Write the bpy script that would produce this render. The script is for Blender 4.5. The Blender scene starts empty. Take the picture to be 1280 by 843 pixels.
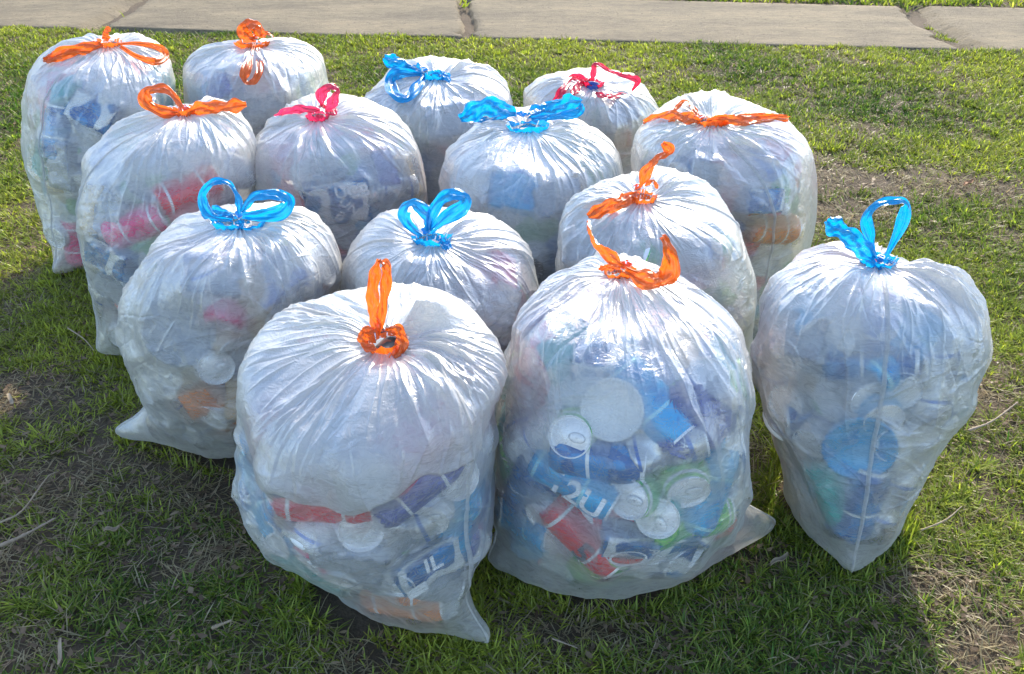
import bpy, math, random
import numpy as np
from mathutils import Vector, Matrix
R = math.radians
scene = bpy.context.scene
COL = scene.collection

# ------------------------------------------------------------------ camera, sky, sun, exposure
PITCH, FPX, CAMZ = R(32), 1106.0, 1.0
cam = bpy.data.cameras.new('camera'); camo = bpy.data.objects.new('camera', cam); COL.objects.link(camo)
cam.sensor_width = 36; cam.lens = FPX / 1280 * 36; cam.clip_start = .02; cam.clip_end = 500
camo.location = (0, 0, CAMZ); camo.rotation_euler = (R(90) - PITCH, 0, 0)
scene.camera = camo
SUN_EL, SUN_AZ = R(31), R(17)          # azimuth to the right of +Y, the sun stands behind the bags
world = bpy.data.worlds.new('World'); scene.world = world; world.use_nodes = True
wn = world.node_tree.nodes; wl = world.node_tree.links
sky = wn.new('ShaderNodeTexSky'); sky.sky_type = 'NISHITA'; sky.sun_disc = False
sky.sun_elevation = SUN_EL; sky.sun_rotation = SUN_AZ; sky.air_density = 1.0; sky.dust_density = 1.2
wn['Background'].inputs['Strength'].default_value = .15
wl.new(sky.outputs[0], wn['Background'].inputs['Color'])
sun = bpy.data.lights.new('sun', 'SUN'); suno = bpy.data.objects.new('sun', sun); COL.objects.link(suno)
sun.energy = 2.3; sun.angle = R(.6); sun.color = (1, .92, .78)
sd = Vector((math.sin(SUN_AZ) * math.cos(SUN_EL), math.cos(SUN_AZ) * math.cos(SUN_EL), math.sin(SUN_EL)))
suno.rotation_euler = sd.to_track_quat('Z', 'Y').to_euler()
scene.view_settings.view_transform = 'Standard'; scene.view_settings.look = 'None'
scene.view_settings.exposure = 1.68; scene.view_settings.gamma = 1
scene.render.engine = 'CYCLES'
cy = scene.cycles
cy.max_bounces = 8; cy.diffuse_bounces = 4; cy.glossy_bounces = 3; cy.transmission_bounces = 6
cy.transparent_max_bounces = 14; cy.caustics_reflective = False; cy.caustics_refractive = False
cy.use_denoising = True; cy.sample_clamp_indirect = 4
try: cy.denoiser = 'OPENIMAGEDENOISE'
except Exception: pass

rng = np.random.default_rng(7)
random.seed(7)
sp, cp = math.sin(PITCH), math.cos(PITCH)

def proj(P):
    x, y, z = P[..., 0], P[..., 1], P[..., 2] - CAMZ
    d = y * cp - z * sp
    return 640 + FPX * x / d, 421.5 - FPX * (y * sp + z * cp) / d, d
def ray(px, py):
    u, v = (px - 640) / FPX, (421.5 - py) / FPX
    return np.array([u, cp + v * sp, -sp + v * cp])       # per unit of depth
def gpt(px, py, z=0.):
    r = ray(px, py); t = (z - CAMZ) / r[2]
    return np.array([r[0] * t, r[1] * t, z])

# ------------------------------------------------------------------ helpers
def tag(o, label=None, cat=None, group=None, kind=None):
    if label: o['label'] = label
    if cat: o['category'] = cat
    if group: o['group'] = group
    if kind: o['kind'] = kind
    return o
def link(name, me, parent=None):
    o = bpy.data.objects.new(name, me); COL.objects.link(o)
    if parent is not None: o.parent = parent
    return o
def mesh_np(name, V, Fc, mat=None, smooth=True, nper=4):
    V = np.asarray(V, dtype=np.float32).reshape(-1, 3); Fc = np.asarray(Fc, dtype=np.int32).reshape(-1, nper)
    me = bpy.data.meshes.new(name)
    me.vertices.add(len(V)); me.vertices.foreach_set('co', V.ravel())
    me.loops.add(Fc.size); me.loops.foreach_set('vertex_index', Fc.ravel())
    me.polygons.add(len(Fc)); me.polygons.foreach_set('loop_start', np.arange(0, Fc.size, nper, dtype=np.int32))
    me.polygons.foreach_set('loop_total', np.full(len(Fc), nper, dtype=np.int32))
    me.update(calc_edges=True)
    if smooth: me.polygons.foreach_set('use_smooth', np.ones(len(Fc), dtype=bool))
    if mat is not None: me.materials.append(mat)
    return me
def grid_faces(n, m, wrap=False):
    """n rows of m vertices; wrap closes each row."""
    i = np.arange(n - 1)[:, None]; j = np.arange(m if wrap else m - 1)[None]
    a = i * m + j; b = i * m + (j + 1) % m; c = (i + 1) * m + (j + 1) % m; d = (i + 1) * m + j
    return np.stack([a, b, c, d], -1).reshape(-1, 4)
def fattr(me, name, vals):
    a = me.attributes.new(name, 'FLOAT', 'POINT'); a.data.foreach_set('value', np.asarray(vals, dtype=np.float32).ravel())
def cattr(me, name, vals):
    a = me.attributes.new(name, 'FLOAT_COLOR', 'POINT')
    v = np.ones((len(vals), 4), dtype=np.float32); v[:, :3] = vals; a.data.foreach_set('color', v.ravel())
def crom(P, n):
    P = np.asarray(P, float); Q = np.vstack([2 * P[0] - P[1], P, 2 * P[-1] - P[-2]])
    t = np.linspace(0, len(P) - 1 - 1e-6, n); i = t.astype(int); f = (t - i)[:, None]
    a, b, c, d = Q[i], Q[i + 1], Q[i + 2], Q[i + 3]
    return .5 * (2 * b + (c - a) * f + (2 * a - 5 * b + 4 * c - d) * f * f + (3 * b - a - 3 * c + d) * f ** 3)
def sm(a, b, x):
    t = np.clip((x - a) / (b - a), 0, 1); return t * t * (3 - 2 * t)
def vnoise(x, y, seed=0):
    """smooth value noise on arrays"""
    def h(i, j):
        n = (i.astype(np.int64) * 374761393 + j.astype(np.int64) * 668265263 + seed * 974634777) & 0x7fffffff
        n = ((n ^ (n >> 13)) * 1274126177) & 0x7fffffff
        return ((n ^ (n >> 16)) & 0xffff) / 65535.
    i, j = np.floor(x), np.floor(y); fx, fy = x - i, y - j
    fx = fx * fx * (3 - 2 * fx); fy = fy * fy * (3 - 2 * fy)
    return (h(i, j) * (1 - fx) + h(i + 1, j) * fx) * (1 - fy) + (h(i, j + 1) * (1 - fx) + h(i + 1, j + 1) * fx) * fy
def fbm(x, y, seed=0, o=3):
    return sum(vnoise(x * 2 ** k, y * 2 ** k, seed + k) * .5 ** k for k in range(o)) / sum(.5 ** k for k in range(o))

# ------------------------------------------------------------------ materials
def newmat(name):
    m = bpy.data.materials.new(name); m.use_nodes = True; nt = m.node_tree; nt.nodes.clear()
    return m, nt, nt.nodes, nt.links
def N(nodes, t, **kw):
    n = nodes.new(t)
    for k, v in kw.items():
        if k.startswith('i_'):
            n.inputs[k[2:].replace('_', ' ')].default_value = v
        else: setattr(n, k, v)
    return n
def math_n(ns, ls, op, a, b=None, clamp=False):
    n = ns.new('ShaderNodeMath'); n.operation = op; n.use_clamp = clamp
    for k, v in enumerate((a, b)):
        if v is None: continue
        if isinstance(v, (int, float)): n.inputs[k].default_value = v
        else: ls.new(v, n.inputs[k])
    return n.outputs[0]

def film_material():
    m, nt, ns, ls = newmat('cloudy_white_film')
    out = ns.new('ShaderNodeOutputMaterial'); tc = ns.new('ShaderNodeTexCoord')
    at = N(ns, 'ShaderNodeAttribute', attribute_name='haze')
    mp = ns.new('ShaderNodeMapping'); mp.inputs['Scale'].default_value = (1, 1, 2.2); mp.inputs['Rotation'].default_value = (.5, .5, 0)
    ls.new(tc.outputs['Object'], mp.inputs[0])
    n1 = N(ns, 'ShaderNodeTexNoise', i_Scale=38., i_Detail=6., i_Roughness=.6, i_Distortion=1.0); ls.new(mp.outputs[0], n1.inputs['Vector'])
    n2 = N(ns, 'ShaderNodeTexNoise', i_Scale=70., i_Detail=5., i_Roughness=.65, i_Distortion=.8); ls.new(tc.outputs['Object'], n2.inputs['Vector'])
    # crinkles: sharp creases from the folded noise
    f1 = math_n(ns, ls, 'ABSOLUTE', math_n(ns, ls, 'SUBTRACT', n1.outputs[0], .5))
    f2 = math_n(ns, ls, 'ABSOLUTE', math_n(ns, ls, 'SUBTRACT', n2.outputs[0], .5))
    hsum = math_n(ns, ls, 'ADD', math_n(ns, ls, 'MULTIPLY', f1, 1.0), math_n(ns, ls, 'MULTIPLY', f2, .5))
    bump = N(ns, 'ShaderNodeBump', i_Strength=.6, i_Distance=.005); ls.new(hsum, bump.inputs['Height'])
    vein = math_n(ns, ls, 'MULTIPLY', math_n(ns, ls, 'SUBTRACT', .07, f1), 1.3)
    hz = math_n(ns, ls, 'ADD', at.outputs['Fac'], math_n(ns, ls, 'MAXIMUM', vein, -.06), clamp=True)
    lw = N(ns, 'ShaderNodeLayerWeight', i_Blend=.5)      # a film seen edge-on is crossed on a longer way
    gz = math_n(ns, ls, 'MULTIPLY', math_n(ns, ls, 'POWER', lw.outputs['Facing'], 2.2), .85)
    hz = math_n(ns, ls, 'ADD', hz, math_n(ns, ls, 'MULTIPLY', gz, math_n(ns, ls, 'SUBTRACT', 1.0, hz)), clamp=True)
    tr = N(ns, 'ShaderNodeBsdfTransparent', i_Color=(.98, .98, .975, 1))
    di = N(ns, 'ShaderNodeBsdfDiffuse', i_Color=(.67, .665, .65, 1)); tl = N(ns, 'ShaderNodeBsdfTranslucent', i_Color=(.68, .67, .65, 1))
    gl = N(ns, 'ShaderNodeBsdfGlossy', i_Color=(1, 1, 1, 1), i_Roughness=.14)
    for n in (di, tl, gl): ls.new(bump.outputs[0], n.inputs['Normal'])
    mx = N(ns, 'ShaderNodeMixShader', i_Fac=.5); ls.new(di.outputs[0], mx.inputs[1]); ls.new(tl.outputs[0], mx.inputs[2])
    m2 = ns.new('ShaderNodeMixShader'); ls.new(hz, m2.inputs[0]); ls.new(tr.outputs[0], m2.inputs[1]); ls.new(mx.outputs[0], m2.inputs[2])
    fr = N(ns, 'ShaderNodeFresnel', i_IOR=1.5); ls.new(bump.outputs[0], fr.inputs['Normal'])
    m3 = ns.new('ShaderNodeMixShader'); ls.new(math_n(ns, ls, 'MULTIPLY', fr.outputs[0], .22), m3.inputs[0])
    ls.new(m2.outputs[0], m3.inputs[1]); ls.new(gl.outputs[0], m3.inputs[2]); ls.new(m3.outputs[0], out.inputs[0])
    return m
def tape_material(name, col, alpha=.96):
    m, nt, ns, ls = newmat(name)
    out = ns.new('ShaderNodeOutputMaterial'); tc = ns.new('ShaderNodeTexCoord')
    n1 = N(ns, 'ShaderNodeTexNoise', i_Scale=90., i_Detail=4., i_Distortion=1.2); ls.new(tc.outputs['Object'], n1.inputs['Vector'])
    bump = N(ns, 'ShaderNodeBump', i_Strength=.45, i_Distance=.003); ls.new(n1.outputs[0], bump.inputs['Height'])
    c4 = (*col, 1)
    di = N(ns, 'ShaderNodeBsdfDiffuse', i_Color=c4); tl = N(ns, 'ShaderNodeBsdfTranslucent', i_Color=c4)
    tr = N(ns, 'ShaderNodeBsdfTransparent', i_Color=tuple(min(1, c * .8 + .2) for c in col) + (1,)); gl = N(ns, 'ShaderNodeBsdfGlossy', i_Roughness=.26, i_Color=(1, 1, 1, 1))
    for n in (di, tl, gl): ls.new(bump.outputs[0], n.inputs['Normal'])
    mx = N(ns, 'ShaderNodeMixShader', i_Fac=.5); ls.new(di.outputs[0], mx.inputs[1]); ls.new(tl.outputs[0], mx.inputs[2])
    m2 = N(ns, 'ShaderNodeMixShader', i_Fac=alpha); ls.new(tr.outputs[0], m2.inputs[1]); ls.new(mx.outputs[0], m2.inputs[2])
    fr = N(ns, 'ShaderNodeFresnel', i_IOR=1.5); ls.new(bump.outputs[0], fr.inputs['Normal'])
    m3 = ns.new('ShaderNodeMixShader'); ls.new(fr.outputs[0], m3.inputs[0]); ls.new(m2.outputs[0], m3.inputs[1]); ls.new(gl.outputs[0], m3.inputs[2])
    ls.new(m3.outputs[0], out.inputs[0]); return m
def print_material(name, c1, c2, c3, metal=0., rough=.35, axis='Z', seed=0.):
    """printed packaging: ground colour, swooshes of a second, thin bands of a third"""
    m, nt, ns, ls = newmat(name)
    out = ns.new('ShaderNodeOutputMaterial'); tc = ns.new('ShaderNodeTexCoord')
    mp = ns.new('ShaderNodeMapping'); mp.inputs['Location'].default_value = (seed, seed * .7, seed * .3); ls.new(tc.outputs['Object'], mp.inputs[0])
    nz = N(ns, 'ShaderNodeTexNoise', i_Scale=24., i_Detail=2.5, i_Distortion=1.5); ls.new(mp.outputs[0], nz.inputs['Vector'])
    r1 = ns.new('ShaderNodeValToRGB'); r1.color_ramp.elements[0].position = .52; r1.color_ramp.elements[1].position = .54
    ls.new(nz.outputs[0], r1.inputs[0])
    wv = N(ns, 'ShaderNodeTexWave', i_Scale=5., i_Distortion=2.2, bands_direction=axis); ls.new(mp.outputs[0], wv.inputs['Vector'])
    r2 = ns.new('ShaderNodeValToRGB'); r2.color_ramp.elements[0].position = .985; r2.color_ramp.elements[1].position = .99
    ls.new(wv.outputs[0], r2.inputs[0])
    a = N(ns, 'ShaderNodeMix', data_type='RGBA'); a.inputs[6].default_value = (*c1, 1); a.inputs[7].default_value = (*c2, 1); ls.new(r1.outputs[0], a.inputs[0])
    b = N(ns, 'ShaderNodeMix', data_type='RGBA'); b.inputs[7].default_value = (*c3, 1); ls.new(a.outputs[2], b.inputs[6]); ls.new(r2.outputs[0], b.inputs[0])
    p = N(ns, 'ShaderNodeBsdfPrincipled', i_Metallic=metal, i_Roughness=rough); ls.new(b.outputs[2], p.inputs['Base Color'])
    ls.new(p.outputs[0], out.inputs[0]); return m
def plain(name, c, rough=.5, metal=0., noise=0., scale=30.):
    m, nt, ns, ls = newmat(name)
    out = ns.new('ShaderNodeOutputMaterial'); p = N(ns, 'ShaderNodeBsdfPrincipled', i_Roughness=rough, i_Metallic=metal)
    tc = ns.new('ShaderNodeTexCoord'); nz = N(ns, 'ShaderNodeTexNoise', i_Scale=scale, i_Detail=4.); ls.new(tc.outputs['Object'], nz.inputs['Vector'])
    a = N(ns, 'ShaderNodeMix', data_type='RGBA'); a.inputs[6].default_value = (*[v * (1 - noise) for v in c], 1); a.inputs[7].default_value = (*[min(1, v * (1 + noise)) for v in c], 1)
    ls.new(nz.outputs[0], a.inputs[0]); ls.new(a.outputs[2], p.inputs['Base Color']); ls.new(p.outputs[0], out.inputs[0]); return m

FILM = film_material()
TAPE = {'orange': tape_material('orange_tape', (.95, .16, .012)), 'blue': tape_material('sky_blue_tape', (.0, .36, .80)),
        'red': tape_material('red_tape', (.85, .015, .07)), 'pink': tape_material('pink_red_tape', (.90, .03, .12))}
WH, SI = (.78, .79, .80), (.6, .61, .63)
PRINT = {
    'silver': print_material('silver_print', SI, (.35, .38, .45), (.1, .2, .5), .6, .3, seed=1),
    'blue': print_material('blue_print', (.02, .11, .33), (.03, .22, .5), WH, .2, .35, seed=2),
    'light blue': print_material('light_blue_print', (.03, .40, .72), (.02, .28, .60), (.35, .7, .8), .2, .35, seed=3),
    'red': print_material('red_print', (.72, .03, .05), (.62, .05, .09), WH, .2, .35, seed=4),
    'pink': print_material('pink_print', (.75, .07, .22), (.7, .25, .35), WH, .1, .35, seed=5),
    'green': print_material('green_print', (.05, .42, .12), (.25, .62, .12), WH, .1, .35, seed=6),
    'white': print_material('white_print', WH, (.62, .64, .70), (.25, .35, .7), 0, .4, seed=7),
    'orange': print_material('orange_print', (.75, .25, .08), (.6, .18, .06), WH, .1, .4, seed=8),
    'purple': print_material('purple_print', (.11, .13, .36), (.2, .22, .5), WH, .1, .4, seed=9),
    'teal': print_material('teal_print', (.03, .32, .34), (.06, .45, .42), (.3, .6, .6), 0, .3, seed=10),
    'tan': print_material('tan_print', (.60, .47, .30), (.52, .38, .24), (.7, .6, .5), 0, .6, seed=11),
    'grey': print_material('grey_print', (.38, .41, .46), (.28, .31, .37), (.55, .57, .6), 0, .5, seed=12),
    'black': print_material('black_print', (.015, .015, .02), (.35, .08, .03), (.5, .5, .5), .1, .35, seed=14),
    'dark blue': print_material('dark_blue_print', (.01, .03, .20), (.02, .06, .3), (.1, .1, .3), .1, .35, seed=13),
}
METAL = plain('can_end_aluminium', (.86, .86, .87), .35, .25, .06)
WHITEP = plain('white_plastic', (.80, .80, .78), .4, 0, .05)
INK = plain('white_ink', (.85, .86, .88), .5)
INKR = plain('red_ink', (.75, .08, .05), .5)
INKD = plain('dark_ink', (.06, .07, .12), .5)

# ------------------------------------------------------------------ contents meshes (origin on the film side, Z outwards)
def lathe(prof, n=40):
    prof = np.array(prof); t = np.linspace(0, 2 * np.pi, n, endpoint=False)
    V = np.stack([prof[:, 0:1] * np.cos(t), prof[:, 0:1] * np.sin(t), prof[:, 1:2] + 0 * t], -1)
    return V.reshape(-1, 3), grid_faces(len(prof), n, True)
CANP = [(.001, -.118), (.020, -.118), (.0245, -.1215), (.027, -.121), (.0325, -.110), (.0331, -.105), (.0331, -.09), (.0331, -.07), (.0331, -.055), (.0331, -.04), (.0331, -.026), (.0325, -.018), (.029, -.008), (.0272, -.0035)]
LIDP = [(.0272, -.0035), (.0278, -.0005), (.0272, .0), (.0262, -.0006), (.0255, -.0045), (.0235, -.005), (.0225, -.004), (.001, -.004)]
def dented(V, amt, sd):
    V = V.copy(); r = np.random.default_rng(sd)
    for _ in range(4):
        c = r.uniform(0, 6.28); z0 = r.uniform(-.1, -.025); t = np.arctan2(V[:, 1], V[:, 0])
        dd = np.abs((t - c + np.pi) % (2 * np.pi) - np.pi)
        k = 1 - amt * np.exp(-(dd / .7) ** 2 - ((V[:, 2] - z0) / .018) ** 2)
        V[:, 0] *= k; V[:, 1] *= k
    return V
cv, cf = lathe(CANP, 48); lv, lf = lathe(LIDP, 48)
tabv, tabf = lathe([(.001, .001), (.006, .001), (.0075, 0), (.006, -.001), (.001, -.001)], 16)
tabv = tabv * np.array([1.5, .9, 1]) + np.array([.009, 0, -.0025])
_mc = {}
def can_mesh(col, dent):
    k = ('can', col, dent)
    if k not in _mc:
        V = dented(cv, (0, .14, .45)[dent], 3 + dent)
        if dent == 2: V = V * np.array([1, 1, .8])
        _mc[k] = mesh_np('can_body', V, cf, PRINT[col])
    return _mc[k]
LID = mesh_np('can_lid', np.vstack([lv, tabv]), np.vstack([lf, tabf + len(lv)]), METAL)
def box_mesh(col, sx, sy, sz):
    k = ('box', col, sx, sy, sz)
    if k in _mc: return _mc[k]
    n = 14; V = []; Fc = []; r = np.random.default_rng(int(sx * 1e4 + sy * 1e3))
    import bmesh
    bm = bmesh.new(); bmesh.ops.create_cube(bm, size=1.0)
    bmesh.ops.subdivide_edges(bm, edges=bm.edges[:], cuts=7, use_grid_fill=True)
    ph = r.uniform(0, 9, 6)
    for v in bm.verts:
        x, y, z = v.co
        x2, y2, z2 = x * sx, y * sy, z * sz - sz / 2
        q = .0035 * math.sin(38 * x2 + 21 * y2 + ph[0]) + .003 * math.sin(55 * y2 - 31 * x2 + ph[1]) + .0015 * math.sin(120 * x2 + 77 * z2 + ph[2])
        v.co = (x2 + .002 * math.sin(60 * y2 + ph[3]), y2 + .002 * math.sin(50 * x2 + ph[4]), z2 + q * (1 if z > 0 else .5) - .003)
    bmesh.ops.bevel(bm, geom=[e for e in bm.edges if e.calc_face_angle(0) > 1.0], offset=.003, segments=2, affect='EDGES')
    me = bpy.data.meshes.new('carton_body'); bm.to_mesh(me); bm.free(); me.materials.append(PRINT[col])
    me.polygons.foreach_set('use_smooth', [True] * len(me.polygons))
    _mc[k] = me; return me
BOTP = [(.001, -.2), (.026, -.2), (.032, -.195), (.033, -.18), (.031, -.165), (.033, -.15), (.033, -.12), (.031, -.11), (.0325, -.1), (.033, -.075), (.03, -.06), (.022, -.042), (.0135, -.026), (.0125, -.018), (.0125, -.014)]
CAPP = [(.0135, -.014), (.0148, -.014), (.015, -.002), (.0135, 0), (.001, 0)]
bv, bf = lathe(BOTP, 40); kv_, kf_ = lathe(CAPP, 24)
CAPM = {'white': WHITEP, 'blue': PRINT['dark blue'], 'red': PRINT['red']}
def bottle_mesh(col, k=1.0):
    key = ('bot', col, k)
    if key not in _mc: _mc[key] = mesh_np('bottle_body', dented(bv + [0, 0, .04], .12, 5) * k - np.array([0, 0, .04]) * k, bf, PRINT[col])
    return _mc[key]
CAP = mesh_np('bottle_cap', kv_, kf_, WHITEP)
def tub_mesh(col, r):
    key = ('tub', col, r)
    if key not in _mc:
        V, Fc = lathe([(.001, -.075), (.72, -.075), (.78, -.07), (.95, -.006), (1.03, -.006), (1.04, -.001), (1.0, 0), (.96, -.001), (.93, -.004), (.001, -.004)], 56)
        V[:, :2] *= r; _mc[key] = mesh_np('tub_body', V, Fc, PRINT[col])
    return _mc[key]
def net_mesh():
    """crumpled blue woven bag"""
    n, m = 90, 120; th = np.linspace(.02, np.pi - .02, n)[:, None]; ph = np.linspace(0, 2 * np.pi, m, endpoint=False)[None]
    r = 1 + .10 * np.sin(3 * ph + 2 * th) * np.sin(th)
    x, y, z = r * np.sin(th) * np.cos(ph), r * np.sin(th) * np.sin(ph), r * np.cos(th)
    w = .0022 * np.sin(95 * x * 1.0 + 14 * np.sin(4 * y)) + .0012 * np.sin(160 * y + 8 * np.sin(6 * x))
    V = np.stack([x * .055 + x * w, y * .046 + y * w, z * .022 - .022 + w * np.sign(z) * np.sqrt(abs(z))], -1)
    return mesh_np('net_body', V, grid_faces(n, m, True), PRINT['purple'])
def text_mesh(s, size, mat, bend=0., rot=0., off=(0, 0)):
    cu = bpy.data.curves.new('letters', 'FONT'); cu.body = s; cu.size = size; cu.align_x = 'CENTER'; cu.align_y = 'CENTER'; cu.extrude = .0003; cu.offset = size * .02
    o = bpy.data.objects.new('letters_tmp', cu); COL.objects.link(o)
    dg = bpy.context.evaluated_depsgraph_get(); me = bpy.data.meshes.new_from_object(o.evaluated_get(dg))
    bpy.data.objects.remove(o); me.materials.clear(); me.materials.append(mat)
    for v in me.vertices:
        x, y, z = v.co; c, s_ = math.cos(rot), math.sin(rot); x, y = x * c - y * s_ + off[0], x * s_ + y * c + off[1]; z += .0012
        if bend: v.co = (x, (bend + z) * math.sin(y / bend), (bend + z) * math.cos(y / bend) - bend)
        else: v.co = (x, y, z + .002)
    return me

# ------------------------------------------------------------------ bags
PRF = np.array([(0, 0), (.45, .0), (.78, .015), (.92, .10), (.985, .3), (1., .5), (.995, .68), (.94, .82), (.82, .915), (.62, .975), (.38, 1.0), (.2, 1.0), (.1, 1.0)])
#  X, Y, R, H, lean x, lean y, neck x, neck y, dome, seam angle, pinch, pinch height, ear at seam angle, ear opposite
BAGS = {
 1: (-0.9989, 2.0442, 0.1797, 0.4819, 0.0198, 0.0204, 0.0422, 0.0331, -0.0000, 245, 0.45, 0.5, 0.05, 0),
 2: (-0.6349, 2.1861, 0.1908, 0.4627, -0.0033, -0.0008, 0.0143, -0.0160, -0.0397, 10, 0.3, 0.4, 0, 0),
 3: (-0.1722, 2.0535, 0.1915, 0.4305, -0.0093, -0.0057, 0.0089, -0.0360, -0.0295, 0, 0.3, 0.4, 0, 0),
 4: (0.2079, 2.1887, 0.1771, 0.3874, -0.0053, -0.0088, -0.0086, -0.0781, -0.0402, 0, 0.3, 0.4, 0, 0),
 5: (-0.6972, 1.6145, 0.1678, 0.4544, 0.0085, 0.0261, 0.0528, 0.0406, 0.0002, 215, 0.4, 0.5, 0.03, 0),
 6: (-0.3580, 1.7298, 0.1778, 0.4378, 0.0131, 0.0011, -0.0362, -0.0285, -0.0007, 0, 0.3, 0.4, 0, 0),
 7: (0.0569, 1.6493, 0.1875, 0.4228, -0.0088, 0.0004, -0.0168, 0.0352, -0.0001, 0, 0.3, 0.4, 0, 0),
 8: (0.4493, 1.7106, 0.1877, 0.4450, -0.0104, -0.0045, -0.0554, -0.0534, -0.0402, 290, 0.3, 0.5, 0, 0),
 9: (-0.4722, 1.2802, 0.1744, 0.4061, 0.0059, 0.0007, 0.0374, -0.0056, 0.0035, 188, 0.35, 0.4, 0.085, 0),
 10: (-0.1179, 1.3093, 0.1693, 0.3838, 0.0124, -0.0077, -0.0200, -0.0395, -0.0013, 0, 0.3, 0.4, 0, 0),
 11: (0.2646, 1.3517, 0.1764, 0.4165, -0.0209, -0.0005, -0.0296, -0.0010, 0.0153, 0, 0.3, 0.4, 0, 0),
 12: (-0.1922, 0.9197, 0.1685, 0.4016, -0.0113, 0.0077, 0.0457, 0.0071, -0.0008, -38, 0.5, 0.5, 0.055, 0),
 13: (0.1573, 0.9709, 0.1770, 0.4209, -0.0023, 0.0222, -0.0062, 0.0859, 0.0498, 10, 0.35, 0.35, 0.1, 0.03),
 14: (0.5355, 1.0810, 0.1609, 0.4178, -0.0178, 0.0317, 0.0020, 0.0082, 0.0171, 258, 0.46, 0.58, 0.02, 0),
}
BD = {1: 'back left corner bag', 2: 'orange-looped back bag', 3: 'blue-tied back bag', 4: 'red-ribboned back bag',
      5: 'bag with the orange bow', 6: 'pink-tied bag', 7: 'wide blue-winged bag', 8: 'bag with long flat orange tie',
      9: 'left blue-bowed bag', 10: 'small blue-bowed bag', 11: 'long orange-ribboned bag', 12: 'front left bag', 13: 'front middle bag', 14: 'far right blue-tied bag'}
NS0 = 400
HOLE = {1: 2.0, 2: 1.5, 3: 1.7, 4: 1.5, 5: 1.4, 6: 1.5, 7: 2.0, 8: 1.8, 9: 1.9, 10: 1.8, 11: 1.7, 12: 2.1, 13: 1.4, 14: 1.5}   # cm, the gathered mouth
class Bag:
    def __init__(s, i):
        (s.X, s.Y, s.R, s.H, s.lx, s.ly, s.nx, s.ny, s.dm, ph, s.pin, s.ph, s.e1, s.e2) = BAGS[i]
        s.i = i; s.phi = R(ph); s.r = np.random.default_rng(100 + i)
        # profile, rounded, with the gathered neck and its lip
        P = PRF.copy(); P[:, 1] += s.dm * np.where(np.arange(len(P)) > 6, 1 - P[:, 0], 0); P[:, 1] /= P[-1, 1]
        if i <= 8: P[6:11] = [(.995, .67), (.965, .80), (.875, .895), (.69, .96), (.42, .995)]
        if i == 13: P[6:11] = [(1.0, .66), (.955, .785), (.85, .88), (.65, .95), (.39, .985)]
        if i == 12: P[6:10] = [(1.0, .72), (.985, .845), (.93, .925), (.72, .965)]
        hr = HOLE[i] / 100 / s.R; P[-2] = (max(.2, hr * 1.6), 1.0); P[-1] = (hr, 1.004)
        P = np.vstack([P, [(hr * .97, 1.010)]])
        C = crom(P, 800); C[:, 0] = np.clip(C[:, 0], 0.002, 2); C = C * [s.R, s.H]
        L = np.concatenate([[0], np.cumsum(np.hypot(*np.diff(C, axis=0).T))])
        k = np.linspace(0, L[-1], NS0); s.rr = np.interp(k, L, C[:, 0]); s.zz = np.interp(k, L, C[:, 1]); s.L = L[-1]
        s.a = s.r.uniform(0, 6.28, 12)
    def base(s, th, q):
        """base surface at angle th and fraction q of the profile (0 underside centre, 1 lip)"""
        k = np.clip(q, 0, 1) * (NS0 - 1); rr = np.interp(k, np.arange(NS0), s.rr); zz = np.interp(k, np.arange(NS0), s.zz)
        h = zz / s.H; kk = sm(0, s.ph, h) if s.i != 14 else np.clip(h / s.ph, 0, 1) ** .62
        t = th - s.phi
        lump = 1 + .032 * np.sin(2 * th + s.a[0] + 4 * h) + .022 * np.sin(3 * th + s.a[1] - 5 * h) + .012 * np.sin(5 * th + s.a[2] + 9 * h)
        lump = 1 + (lump - 1) * sm(.05, .3, h) * sm(1.0, .8, h)
        rr2 = rr * lump
        cx, cyy = np.cos(t) * (1 + .06 * (1 - kk)) * rr2, np.sin(t) * (1 - s.pin * (1 - kk)) * rr2
        w = lambda d: np.exp(-((np.abs((d + np.pi) % (2 * np.pi) - np.pi)) / (.42 if s.i == 13 else .3)) ** 2)
        lo = (1 - sm(0, .12 if s.i == 13 else .085, zz)) * sm(.2, .9, rr / s.R)
        cx = cx + s.e1 * w(t) * lo - s.e2 * w(t - np.pi) * lo
        x = cx * np.cos(s.phi) - cyy * np.sin(s.phi); y = cx * np.sin(s.phi) + cyy * np.cos(s.phi)
        sp_ = np.clip((q - .5) / .42, 0, 1) ** 1.5
        z = zz + .010 * np.sin(th + s.a[5]) * sm(.6, .95, h) * sm(.12, .5, rr / s.R) + .006 * np.sin(3 * th + s.a[6]) * sm(.7, .95, h) * sm(.12, .5, rr / s.R)
        z = z + {12: .040, 8: .03, 3: .025, 4: .025, 6: .028, 10: .022, 11: .022, 2: .018, 7: .012, 1: .01, 5: .01, 13: -.02}.get(s.i, 0) * (y / s.R) * sm(.45, .85, h)
        return np.stack([s.X + x + s.lx * h + s.nx * sp_, s.Y + y + s.ly * h + s.ny * sp_, z + .004], -1)
    def frame(s, th, q):
        e = 1e-3; p = s.base(th, q); u = s.base(th + e, q) - s.base(th - e, q); v = s.base(th, q + e) - s.base(th, q - e)
        n = np.cross(u, v); n /= np.linalg.norm(n, axis=-1, keepdims=True) + 1e-12
        u = u / (np.linalg.norm(u, axis=-1, keepdims=True) + 1e-12); v2 = np.cross(n, u)
        return p, u, v2, n
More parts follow.
